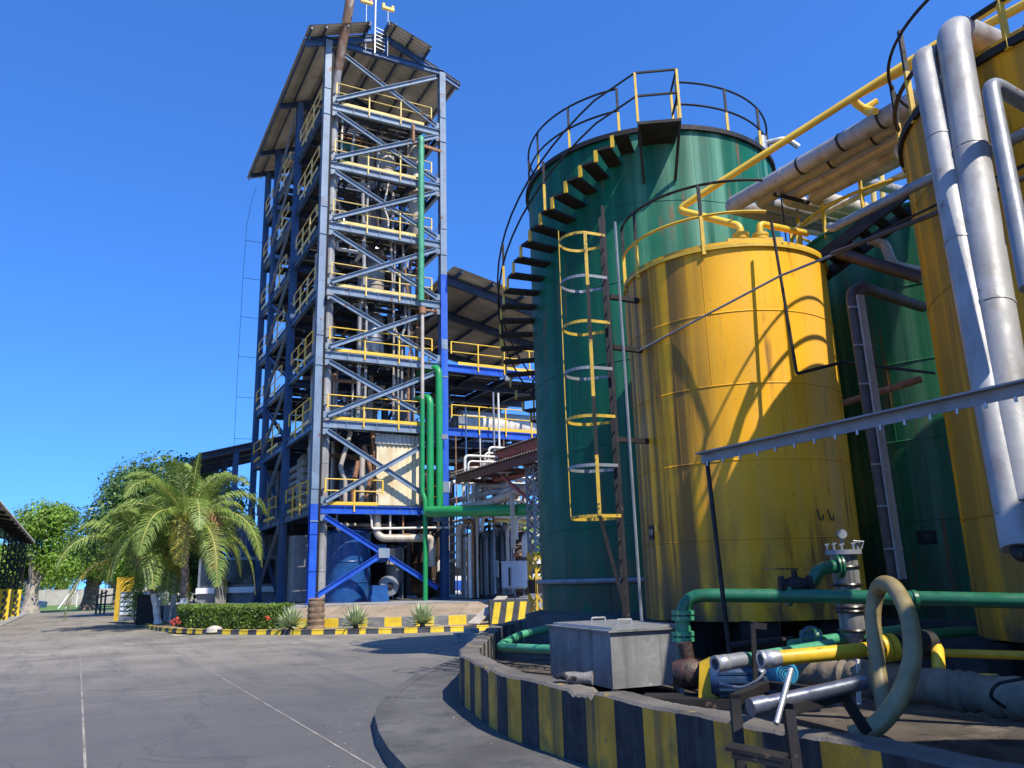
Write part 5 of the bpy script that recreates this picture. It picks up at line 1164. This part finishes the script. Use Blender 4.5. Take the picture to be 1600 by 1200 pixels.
# hedge behind the kerb
hp_ = [V(-14.0, 34.0, .14), V(-12.9, 32.4, .14), V(-11.6, 31.2, .14), V(-10.2, 30.25, .14), V(-8.75, 29.6, .14), V(-8.45, 29.5, .14)]
hd = thing('clipped_hedge', 'clipped green hedge with small red flower heads along the striped kerb', 'hedge', hp_[2])
rh = random.Random(31); q = MB(); inn = MB()
for a, b in zip(hp_[:-1], hp_[1:]):
    d = b - a; L_ = d.length; tt = d.normalized(); nn = V(-tt.y, tt.x, 0)
    inn.box((a + b) / 2 + nn * .45 + ZZ * .34, L_, .6, .62, tt, nn)
    for _ in range(int(L_ * 2300)):
        u_ = rh.random(); w_ = rh.uniform(0, .95); z_ = rh.uniform(.02, .80)
        side = rh.random()
        if side < .45: w_ = rh.uniform(-.03, .14)
        elif side < .8: z_ = .8 + rh.uniform(-.09, .05) + .04 * math.sin(u_ * L_ * 5)
        p = a + d * u_ + nn * w_ + ZZ * z_
        nr = V(rh.uniform(-1, 1), rh.uniform(-1.4, .4), rh.uniform(-.2, 1.3)).normalized(); e = nr.cross(V(rh.uniform(-1, 1), rh.uniform(-1, 1), rh.uniform(-1, 1))).normalized(); f = nr.cross(e); s_ = rh.uniform(.025, .055)
        q.add([p - e * s_, p + f * s_ * .55, p + e * s_, p - f * s_ * .55], [(0, 1, 2, 3)])
q.build('leaves', M_leaf3, hd); inn.build('branches', M_leaf2, hd)
q = MB()
for (px, py) in ((272, 976), (276, 970), (280, 973), (274, 968), (269, 972), (278, 966), (417, 964), (420, 967)):
    p = P(px, py, 31.0 if px < 300 else 29.55)
    for _ in range(9): o = p + V(rh.uniform(-.06, .06), rh.uniform(-.05, .03), rh.uniform(-.05, .05)); q.lathe(o, [(0, -.03), (.03, 0), (0, .03)], 6)
q.build('flower_heads', M_ixora, hd)
MB().lathe(P(335, 983, 30.2) - ZZ * .1, [(.30, 0), (.27, .13), (.15, .2), (0, .23)], 9).build('white_rock', M_stone, loc=P(335, 983, 30.2), label='pale flat rock on the kerb in front of the hedge', cat='rock')
tree(V(P(212, 960, 39).x, 39, .14), 1.7, .75, 'small green shrub by the road left of the hedge', M_leaf1, 1500, .06, 71, .15, .04, .9, 10, name='shrub')
# agaves
def agave(base, lab, seed):
    rnd = random.Random(seed); t = thing('agave', lab, 'plant', base, 'agaves along the kerb'); q = MB()
    for i in range(70):
        az = i * 2.39996; el = R(86 - 88 * (i / 69) + rnd.uniform(-6, 6)); L_ = rnd.uniform(.62, .80)
        h = V(math.cos(az), math.sin(az), 0); s_ = V(-h.y, h.x, 0); d = h * math.cos(el) + ZZ * math.sin(el); o = Vector(base) + ZZ * .12 + h * .04
        up_ = s_.cross(d)
        w1, w2 = .035, .05
        m_ = o + d * L_ * .45 - ZZ * .01; e = o + d * L_ - ZZ * (.06 * math.cos(el))
        q.add([o - s_ * w1, o + s_ * w1, m_ + s_ * w2, m_ - s_ * w2, e, m_ - up_ * .012, o - up_ * .01], [(0, 6, 5, 3), (6, 1, 2, 5), (3, 5, 4), (5, 2, 4)], 0)
        for sg in (-1, 1):
            q.add([o + s_ * sg * w1, o + s_ * sg * (w1 + .008), m_ + s_ * sg * (w2 + .010), m_ + s_ * sg * w2, e], [(0, 1, 2, 3), (3, 2, 4)], 1)
    q.build('leaves', [M_agave, M_agavey], t)
    MB().lathe(base, [(.1, 0), (.08, .14), (0, .2)], 8).build('stem', M_stump, t)
agave(V(P(455, 970, 28.75).x, 28.75, .14), 'spiky pale agave between the hedge end and the stump', 1)
agave(V(P(556, 968, 28.3).x, 28.3, .14), 'spiky pale agave between the stump and the green riser', 2)
agave(V(P(660, 962, 28.2).x, 28.2, .14), 'spiky pale agave at the foot of the thin green riser', 3)
sb_ = P(493, 983, 29.2); rs = random.Random(6); sb_.z = .12
q = MB(); prof = []
for i in range(16): prof.append((.31 + .02 * math.sin(i * 2.1) - .002 * i + (.05 if i == 0 else 0), i * .068))
prof += [(.22, 1.06), (0, 1.03)]
q.lathe(sb_, prof, 22); q.build('palm_stump', M_stump, loc=sb_, label='brown ringed palm stump cut level before the front tower column', cat='stump')
# ================================================================== LEFT BACKGROUND
cn_ = thing('canopy', 'sheet roofed canopy on black lattice posts with striped feet at the left edge', 'canopy', V(-33, 50, 0))
E0 = P(55, 848, 66); E1 = V(E0.x + 19.5, E0.y - 36.5, E0.z); ed = (E1 - E0).normalized(); en = V(-ed.y, ed.x, 0)
if en.x > 0: en = -en
q = MB(); n = 120; vs = []; fs = []
for i in range(n + 1):
    p = E0.lerp(E1, i / n); a = .05 if i % 2 else -.05
    for w_, zz in ((0, 0), (9, 1.9)): vs.append(p + en * w_ + ZZ * (zz + a)); vs.append(p + en * w_ + ZZ * (zz + a + .03))
for i in range(n):
    o = 4 * i; fs += [(o, o + 4, o + 6, o + 2), (o + 1, o + 3, o + 7, o + 5), (o, o + 1, o + 5, o + 4)]
q.add(vs, fs); q.build('roof', M_sheet, cn_)
q = MB()
for i in range(13): p = E0.lerp(E1, (i + .3) / 13); q.bar(p + en * .1 - ZZ * .1, p + en * 9 + ZZ * 1.75, .08, .16)
q.build('rafters', M_black, cn_)
q = MB(); q.bar(E0 + en * 1.3 - ZZ * .1, E1 + en * 1.3 - ZZ * .1, .12, .45); q.build('edge_beam', M_greenpipe2, cn_)
def lattice(parent, base, h, w, mt, n, dx=V(1, 0, 0), dy=V(0, 1, 0), t=.06):
    q = MB(); cs_ = [base + dx * a * w / 2 + dy * b * w / 2 for a, b in ((-1, -1), (1, -1), (1, 1), (-1, 1))]
    for c in cs_: q.bar(c, c + ZZ * h, t, t)
    for i in range(n):
        a, b = h * i / n, h * (i + 1) / n
        for j in range(4):
            p, r_ = cs_[j], cs_[(j + 1) % 4]; q.bar(p + ZZ * a, r_ + ZZ * b, t * .6, t * .6)
            q.bar(p + ZZ * b, r_ + ZZ * a, t * .6, t * .6)
    return q.build('lattice_post', mt, parent)
for (px, py, d) in ((6, 930, 52), (24, 930, 60), (-30, 930, 44)):
    f = P(px, py, d); f.z = 0
    lattice(cn_, f + ZZ * 1.9, 4.0, .5, M_black, 7)
    q = MB(); k = 9
    q.lathe(f, [(.42, 0), (.42, 1.9), (0, 1.9)], 4)
    for i in range(4): q.prof(f + V(-.31, -.31, .1 + i * .45), f + V(.31, -.31, .38 + i * .45), [(-.005, -.1), (.012, -.1), (.012, .1), (-.005, .1)], ZZ, 1); q.prof(f + V(.31, -.31, .1 + i * .45), f + V(.31, .31, .38 + i * .45), [(-.012, -.1), (.012, -.1), (.012, .1), (-.012, .1)], ZZ, 1)
    q.build('striped_foot', [M_kyel, M_kblk], cn_)
cb = P(30, 930, 74); cb.z = 0
ca = thing('parked_car', 'small white car parked behind the striped canopy feet', 'car', cb)
q = MB().prof(cb + V(0, -.85, 0), cb + V(0, .85, 0), [(-2.1, .35), (2.1, .35), (2.15, .85), (1.2, .98), (.7, 1.45), (-1.1, 1.48), (-1.7, 1.0), (-2.1, .95)]); q.build('body', M_white, ca)
MB().prof(cb + V(0, -.86, 0), cb + V(0, .86, 0), [(-1.5, 1.02), (1.05, 1.0), (.65, 1.38), (-1.05, 1.40)]).build('window', mat('car_glass', (.02, .025, .03), .1), ca)
for x in (-1.3, 1.3): MB().lathe(cb + V(x, -.88, .32), [(0, 0), (.32, 0), (.32, .2), (0, .2)], 18, V(0, 1, 0)).build('wheel', M_black, ca)
wallw = MB(); wa, wb = V(-95, 112, -.1), V(-22, 112, -.1)
wallw.bar(wa + ZZ * 1.05, wb + ZZ * 1.05, .25, 2.1)
for i in range(22): p = wa.lerp(wb, i / 21); wallw.box(p + ZZ * 1.12 - V(0, .16, 0), .4, .15, 2.24)
wallw.build('block_wall', M_stone, loc=(-60, 112, 0), label='long pale block wall beyond the grass field', cat='wall')
g0 = thing('goal_frame', 'white tubular goal frame standing on the grass field', 'goal', V(P(95, 945, 88).x, 88, 0))
f0, f1 = P(93, 930, 86), P(121, 930, 92); f0.z = f1.z = 0
q = MB(); q.tube([f0, f0 + ZZ * 1.9 + V(.8, 1, 0), f1 + ZZ * 1.9, f1], .06, 8, bend=.1); q.tube([f0 + V(.9, -.3, 0), f0 + ZZ * 1.9 + V(1.3, .8, 0)], .05, 8); q.build('tubes', M_white, g0)
MB().tube([V(P(132, 930, 80).x, 80, 0), V(P(132, 930, 80).x, 80, 2.1)], .1, 8).build('white_post', M_white, loc=V(P(132, 930, 80).x, 80, 0), label='short white post beside the dark trunk near the goal frame', cat='post')
MB().tube([V(P(32, 930, 100).x, 100, 0), V(P(32, 930, 100).x, 100, 11)], .22, 8).build('concrete_pole', M_conc, loc=V(P(32, 930, 100).x, 100, 0), label='tall bare concrete pole above the trees behind the canopy', cat='pole')
f = P(193, 950, 43); f.z = .1
yb_ = thing('yellow_cabinet', 'upright yellow steel pillar with two small lights by the palm fronds', 'pillar', f)
MB().box(f + ZZ * 1.1, .7, .5, 2.2).build('body', M_post, yb_)
for z in (.75, 1.05): MB().box(f + V(.12, -.26, z), .16, .03, .18).build('panel', M_white, yb_)
ib = P(226, 945, 42); ib.z = .14
t = thing('liquid_tote', 'white plastic tote in a wire cage behind the palm trunks', 'tote', ib)
MB().box(ib + ZZ * .85, 2.0, 1.0, 1.1).build('bottle', M_plastic, t)
q = MB()
for i in range(9): q.bar(ib + V(-1.02 + i * .255, -.52, .25), ib + V(-1.02 + i * .255, -.52, 1.45), .025, .025)
for i in range(6): q.bar(ib + V(-1.03, -.53, .3 + i * .22), ib + V(1.03, -.53, .3 + i * .22), .025, .025)
q.box(ib + ZZ * .13, 2.05, 1.05, .2); q.build('cage', M_greysteel, t)
f = P(229, 965, 37.5); f.z = .1
MB().box(f + ZZ * .65, .8, .35, 1.3).box(f + ZZ * 1.31, .9, .45, .03).build('black_marker', M_black, loc=f, label='black upright marker slab at the left end of the hedge', cat='marker')
f = P(330, 930, 42); f.z = .14
wb_ = thing('low_building', 'long low grey walled room behind the palm trunks with a pale sill', 'building', f)
MB().box(f + V(.3, 5, 1.6), 4.4, 4, 3.0).build('wall', M_greysteel, wb_); MB().box(f + V(.3, 2.9, 1.35), 4.4, .2, .3).build('sill', M_white, wb_)
MB().box(f + V(.3, 2.96, 2.3), 4.0, .1, 1.3).build('window', mat('dark_glass', (.015, .02, .022), .12), wb_)
f = P(178, 930, 60); f.z = 0
q = MB()
for i in range(3): q.bar(f + V(-1.2, i * .6, 0), f + V(-1.2, i * .6, 1.7), .1, .1)
q.bar(f + V(-1.2, 0, 1.3), f + V(-1.2, 1.4, 1.6), .08, .08); q.bar(f + V(-1.2, 0, 1.2), f + V(1, 0, 1.5), .1, .1); q.bar(f + V(-1.2, 0, .7), f + V(1, 0, .7), .1, .1); q.bar(f + V(1, 0, 0), f + V(1, 0, 1.6), .1, .1)
q.build('barrier', M_brown, loc=f, label='dark steel pipe barrier on the grass left of the yellow pillar', cat='frame')
# ================================================================== CENTRE: pipe bridge, tanks, posts
def brg(v0, v1, u, z, lab, mt=M_redsteel):
    t = thing('pipe_bridge', lab, 'pipe bridge', T(u, (v0 + v1) / 2, .85), 'roofed pipe bridges beside the annex')
    q = MB()
    for s_ in (-.9, .9): q.bar(T(u + s_, v0, z), T(u + s_, v1, z), .14, .30)
    n = int((v1 - v0) / 1.6)
    for i in range(n + 1): q.bar(T(u - .9, v0 + (v1 - v0) * i / n, z), T(u + .9, v0 + (v1 - v0) * i / n, z), .1, .16)
    q.build('frame', mt, t)
    q = MB(); corr(q, u - 1.1, u + 1.1, v0, v1, lambda x: z + .32 + .12 * (x - u), .03, .22); q.build('roof', M_sheetd, t)
    return t
b1 = brg(-10.5, -1.4, 6.9, 6.0, 'nearer dark red roofed pipe bridge running from the annex towards the green tank', mat('dark_red_steel', (.10, .032, .025), .65, 0, .3, 3))
b2 = brg(-7, 3.5, 9.0, 7.2, 'farther red roofed pipe bridge higher beside the annex')
lp = T(6.9, -7.4, .85); lt_ = thing('lattice_post', 'black lattice post with yellow and black feet holding the pipe bridge', 'post', lp)
lattice(lt_, T(6.75, -7.2, 2.6), 3.3, .55, M_greysteel, 8, UU, VV, .09)
lattice(lt_, T(6.75, -7.2, .3), 2.3, .60, M_post, 3, UU, VV, .075)
MB().box(T(6.75, -7.2, 1.35), .68, .68, .5, UU, VV).build('black_band', M_black, lt_)
q = MB(); q.bar(T(6.75, -7.2, 4.3), T(6.2, -5.4, 5.7), .1, .1); q.bar(T(6.75, -7.2, 5.6), T(6.75, -3.6, 5.75), .12, .12); q.build('knee_brace', M_redsteel, lt_)
rr2 = random.Random(77)
zz_ = [4.75, 5.05, 5.35, 5.3, 4.1, 3.9, 4.4, 5.8, 6.2, 6.6, 3.4, 6.9]
for i, z in enumerate(zz_):
    u0 = 6.5 + rr2.random() * 1.2; v = -1.0 - rr2.random() * 4.5; r_ = rr2.choice((.07, .1, .13)); mt = [M_whitepipe, M_cladbeige, M_whitepipe, M_alu][i % 4]
    pts = [T(u0, v, z - 2.2 if i % 2 else z - .9), T(u0, v, z), T(16, v, z)]
    if i % 3 == 0: pts = [T(u0, 1.5, z), T(u0, v, z), T(16, v, z)]
    MB().tube(pts, r_, 10, bend=.3).build('process_pipe', mt, loc=pts[0], label='pale level process pipe in the crowded pipework right of the tower', cat='pipe', group='pale pipes right of the tower')
pipe([P(700, 800, 35.5), P(760, 788, 34), P(800, 772, 33), P(850, 752, 31)], .2, M_cladbeige, 'pale grey lagged pipe sweeping up just above the glossy green pipe', 'process_pipe', .4)
pipe([T(6.3, -.9, 2.2), T(6.3, -.9, 3.9), T(6.4, -1.0, 4.1)], .16, M_cladbeige, 'fat beige drop pipe left of the tarred coils', 'process_pipe', .2)
for i in range(16):
    u = 6.6 + rr2.random() * 5; v = .2 + rr2.random() * 3; z = .9; 
    MB().tube([T(u, v, .9), T(u, v, 3.5 + rr2.random() * 4), T(u + .6, v, 3.6 + rr2.random() * 4)], rr2.choice((.05, .08, .11)), 8, bend=.2).build('process_pipe', rr2.choice([M_whitepipe, M_cladbeige, M_rustpipe, M_brown]), loc=T(u, v, .9), label='upright process pipe under the annex platform', cat='pipe', group='upright pipes under the annex')
for i in range(12):
    u = 6.4 + rr2.random() * .8; z = 2.6 + .45 * i; v = .6 + rr2.random() * 4
    MB().tube([T(u, v, z - .5), T(u, v, z), T(u + 5.5, v, z), T(u + 5.5, v + 1, z)], rr2.choice((.05, .07, .1)), 8, bend=.2).build('process_pipe', rr2.choice([M_whitepipe, M_whitepipe, M_cladbeige]), loc=T(u, v, z), label='level white pipe crossing under the annex platform', cat='pipe', group='level pipes under the annex')
# tarred cooler with wavy drip pipes
tcb = T(7.7, -1.5, .85); tk = thing('tarred_cooler', 'black tarred upright cooler wrapped in bent dripping pipes right of the tower foot', 'cooler', tcb)
MB().lathe(tcb, [(.72, .15), (.72, 2.6), (.6, 2.9), (0, 3.0)], 28).build('shell', M_blackoil, tk)
MB().box(tcb + ZZ * .08, 1.7, 1.5, .16, UU, VV).build('skid', M_black, tk)
for i in range(9):
    a = R(-180 + i * 22); rr3 = .82; p = tcb + (UU * math.cos(a) + VV * math.sin(a)) * rr3
    MB().tube([p + ZZ * .2, p + ZZ * 2.55, p.lerp(tcb, .35) + V(0, 0, 0) + ZZ * 3.0, p.lerp(tcb, .6) + ZZ * 3.15], .055, 8, bend=.12).build('drip_pipe', M_blackoil if i % 3 else M_greysteel, tk)
p = T(7.35, -2.4, 2.1); MB().cyl(p - ZZ * .35, p + ZZ * .35, .13).build('float_box', M_greysteel, tk)
for u, v, r_, h, lab in ((9.2, .6, .6, 3.0, 'dark grey upright tank behind the tarred cooler'), (10.6, 1.6, .7, 3.2, 'second dark upright tank deeper under the annex'), (7.0, 4.5, .9, 3.4, 'dark upright tank behind the right tower column')):
    vessel(u, v, .86, .86 + h, r_, M_greysteel if v < 1 else M_brown, lab, 'ground_tank', 'tank')
tb = P(805, 940, 33); tb.z = .85
bk_ = thing('bucket_tank', 'pale grey open tank on three thin legs beside the lattice post', 'tank', tb)
MB().lathe(tb, [(0, .42), (.45, .42), (.52, .5), (.52, 1.45), (.55, 1.45), (.55, 1.5), (.47, 1.5), (.47, .6), (0, .6)], 32).build('shell', mat('pale_grey_paint', (.36, .40, .44), .5, 0, .1, 3), bk_)
for a in (30, 150, 270): MB().bar(tb + V(.42 * math.cos(R(a)), .42 * math.sin(R(a)), 0), tb + V(.42 * math.cos(R(a)), .42 * math.sin(R(a)), .5), .06, .06).build('leg', M_greysteel, bk_)
MB().tube([tb + V(-.2, -.54, .55), tb + V(-.2, -.56, 1.25)], .035, 8).build('sight_tube', M_black, bk_)
# striped block and plank
sbk = P(795, 970, 28.6); sbk.z = .1
sx = V(.99, .12, 0).normalized(); sy = V(-.12, .99, 0).normalized()
sk_ = thing('striped_block', 'low concrete block with slanted yellow and black stripes beside the plank', 'block', sbk)
q = MB().box(sbk + ZZ * .45, 1.35, .7, .82, sx, sy); q.build('body', M_kblk, sk_)
for i in range(3):
    c_ = sbk - sx * .45 + sx * .44 * i - sy * .358 + ZZ * .45; q = MB()
    q.add([c_ + sx * (-.17) - ZZ * .36, c_ + sx * .04 - ZZ * .36, c_ + sx * .17 + ZZ * .34, c_ - sx * .06 + ZZ * .34] + [x + sy * .02 for x in (c_ + sx * (-.17) - ZZ * .36, c_ + sx * .04 - ZZ * .36, c_ + sx * .17 + ZZ * .34, c_ - sx * .06 + ZZ * .34)], [(0, 1, 2, 3), (0, 4, 5, 1), (1, 5, 6, 2), (2, 6, 7, 3), (3, 7, 4, 0)])
    q.build('yellow_stripe', M_kyel, sk_)
a, b = V(-1.55, 28.25, .2), V(-.55, 29.4, 1.05); d = (b - a).normalized(); s_ = d.cross(ZZ).normalized(); q = MB()
q.box((a + b) / 2, (b - a).length, .48, .05, d, s_, s_.cross(d)); q.build('plank', M_wood, loc=a, label='weathered plank leaning against the striped block', cat='plank')
# coach far behind the pipework
bp = P(790, 900, 62); bp.z = .1
co = thing('coach', 'white and blue coach parked far behind the pipework', 'bus', bp)
q = MB().box(bp + V(0, 0, 1.75), 9.5, 2.4, 2.5); q.build('body', M_white, co)
MB().box(bp + V(0, -1.21, 1.25), 9.4, .03, .7).build('blue_band', M_bluebright, co)
MB().box(bp + V(0, -1.21, 2.3), 9.0, .03, .7).build('window', mat('coach_glass', (.02, .025, .03), .1), co)
for x in (-3, 3): MB().lathe(bp + V(x, -1.2, .5), [(0, -.02), (.48, -.02), (.48, .3), (0, .3)], 20, V(0, 1, 0)).build('wheel', M_black, co)
# stray bird

MB().box(T(8.0, 9.8, 4.5), 5.6, .1, 7.2, UU, VV).build('rear_cladding', M_brown, loc=T(8, 9.8, .85), label='dark sheet cladding closing the rear of the annex', cat='panel')

# more sunlit pipework before the annex
rq = random.Random(5)
for i in range(14):
    z = 4.2 + i * .26 + rq.uniform(-.08, .08); u0 = 6.35 + rq.random() * 1.6; v = -.5 - rq.random() * 1.2; r_ = rq.choice((.045, .06, .085))
    MB().tube([T(u0, v, max(1.2, z - rq.uniform(.6, 2.4))), T(u0, v, z), T(15, v, z + .02)], r_, 10, bend=.22).build('process_pipe', rq.choice([M_whitepipe, M_whitepipe, M_whitepipe, M_cladbeige, M_yrail]), loc=T(u0, v, z), label='pale level process pipe in the crowded pipework right of the tower', cat='pipe', group='pale pipes right of the tower')
for i in range(7):
    u0 = 6.5 + i * .42; MB().bar(T(u0, -.2, .9), T(u0, -.2, 8.2 if i % 3 == 0 else 5.2), .05, .05).build('pipe_prop', M_whitepipe if i % 2 else M_rustpipe, loc=T(u0, -.2, .9), label='thin upright pipe prop before the annex', cat='prop', group='pipe props before the annex')

# loose grit and chips along the walls, kerbs and yard floor
rg = random.Random(91); q = MB()
def chip(p, s_):
    q.add([p + V(rg.uniform(-1, 1) * s_, rg.uniform(-1, 1) * s_, 0), p + V(s_, -.3 * s_, 0), p + V(-.4 * s_, s_, 0), p + V(rg.uniform(-.3, .3) * s_, 0, s_ * .7)], [(0, 1, 3), (1, 2, 3), (2, 0, 3)])
for i in range(420):
    k = rg.randrange(len(fine) - 1); p = fine[k].copy()
    if rg.random() < .45: chip(p + V(-abs(rg.gauss(0, .12)) - .01, rg.gauss(0, .1), .132), rg.uniform(.004, .016))
    elif rg.random() < .8: chip(fin[k] + V(abs(rg.gauss(0, .5)), rg.gauss(0, .2), .252), rg.uniform(.005, .022))
for i in range(260):
    a, b = rg.choice(list(zip(sw[:-1], sw[1:]))); t_ = rg.random(); p = V(a[0] + (b[0] - a[0]) * t_, a[1] + (b[1] - a[1]) * t_, .002); chip(p + V(-abs(rg.gauss(0, .35)) - .04, 0, 0), rg.uniform(.004, .014))
for i in range(160):
    p = T(rg.uniform(-11, -2.5), rg.uniform(-27, -8), .002); chip(p, rg.uniform(.004, .013))
q.build('grit', M_conc, kind='stuff', label='loose stone grit scattered along the walls and the road', cat='grit')

# flood lamps and a cable run on the tower
for (u, v, z, lab) in ((.3, -.35, 14.3, 'small floodlight on the front left column of the tower below the fourth floor'), (5.8, -.35, 8.1, 'small floodlight on the front right tower column under the second floor'), (9.2, -.3, 11.2, 'small floodlight hanging under the annex third floor beam')):
    t = thing('floodlight', lab, 'lamp', T(u, v, z)); MB().box(T(u, v - .1, z), .3, .16, .22, UU, VV).build('housing', M_greysteel, t); MB().bar(T(u, v, z), T(u, v + .25, z + .1), .04, .04).build('bracket', M_black, t)
ct = MB(); 
for du in (0, .05, .1): ct.tube([T(.17 + du * .6, -.2, .95), T(.17 + du * .6, -.2, 27.0)], .016, 6)
ct.build('cable_run', M_black, loc=T(.05, -.2, .95), label='bundle of thin black cables clipped up the front left tower column', cat='cable')

for i in range(16):
    u0 = 6.4 + rq.random() * 2.6; v = -.2 - rq.random() * 1.6; z1 = rq.uniform(2.6, 5.6)
    MB().tube([T(u0, v, .9), T(u0, v, z1), T(u0 + rq.choice((-.4, .4, .7)), v, z1), T(u0 + .5, v + 1.5, z1)], rq.choice((.04, .06, .09)), 9, bend=.18).build('process_pipe', rq.choice([M_whitepipe, M_cladbeige, M_alu, M_rustpipe]), loc=T(u0, v, .9), label='upright pale pipe in the crowded pipework right of the tower foot', cat='pipe', group='upright pale pipes right of the tower foot')

# upper tier and cross lines of the overhead rack
pipe([k0 + cd * 4.2 + ZZ * .34 + kd * .5, k0 + cd * .55 + kd * .5 + ZZ * .34, e1 + cd * .55 + ZZ * .34], .07, M_greysteel, 'slim grey pipe lying on top of the overhead bundle', 'overhead_pipe', .12, 10, joints=1.1)
pipe([k0 + cd * 4.6 + ZZ * .1 + kd * 1.6, k0 + cd * 1.35 + kd * 1.6 + ZZ * .02, e1 + cd * 1.35], .09, M_alu, 'dented grey pipe running free beside the overhead bundle on the tank side', 'overhead_pipe', .14, 12, joints=1.0)
pipe([k0 + cd * 5 + kd * .2 - ZZ * .28, k0 + cd * 1.3 + kd * .2 - ZZ * .28, k0 + cd * 1.3 + kd * 3.0 - ZZ * .26], .05, M_whitepipe, 'thin white pipe turning under the corner of the overhead bundle', 'overhead_pipe', .12, 10)
q = MB()
for t_ in (1.6, 2.4, 3.1, 4.4, 5.2):
    for c__ in (0, .34): q.tube([k0 + kd * (t_ + c__ * .9) + cd * c__ - kd * .02, k0 + kd * (t_ + c__ * .9) + cd * c__ + kd * .02], .152 if c__ == 0 else .125, 14)
q.build('pipe_clamps', M_black, loc=k0 + kd * 2, label='black strap clamps round the overhead pipe bundle', cat='clamps')
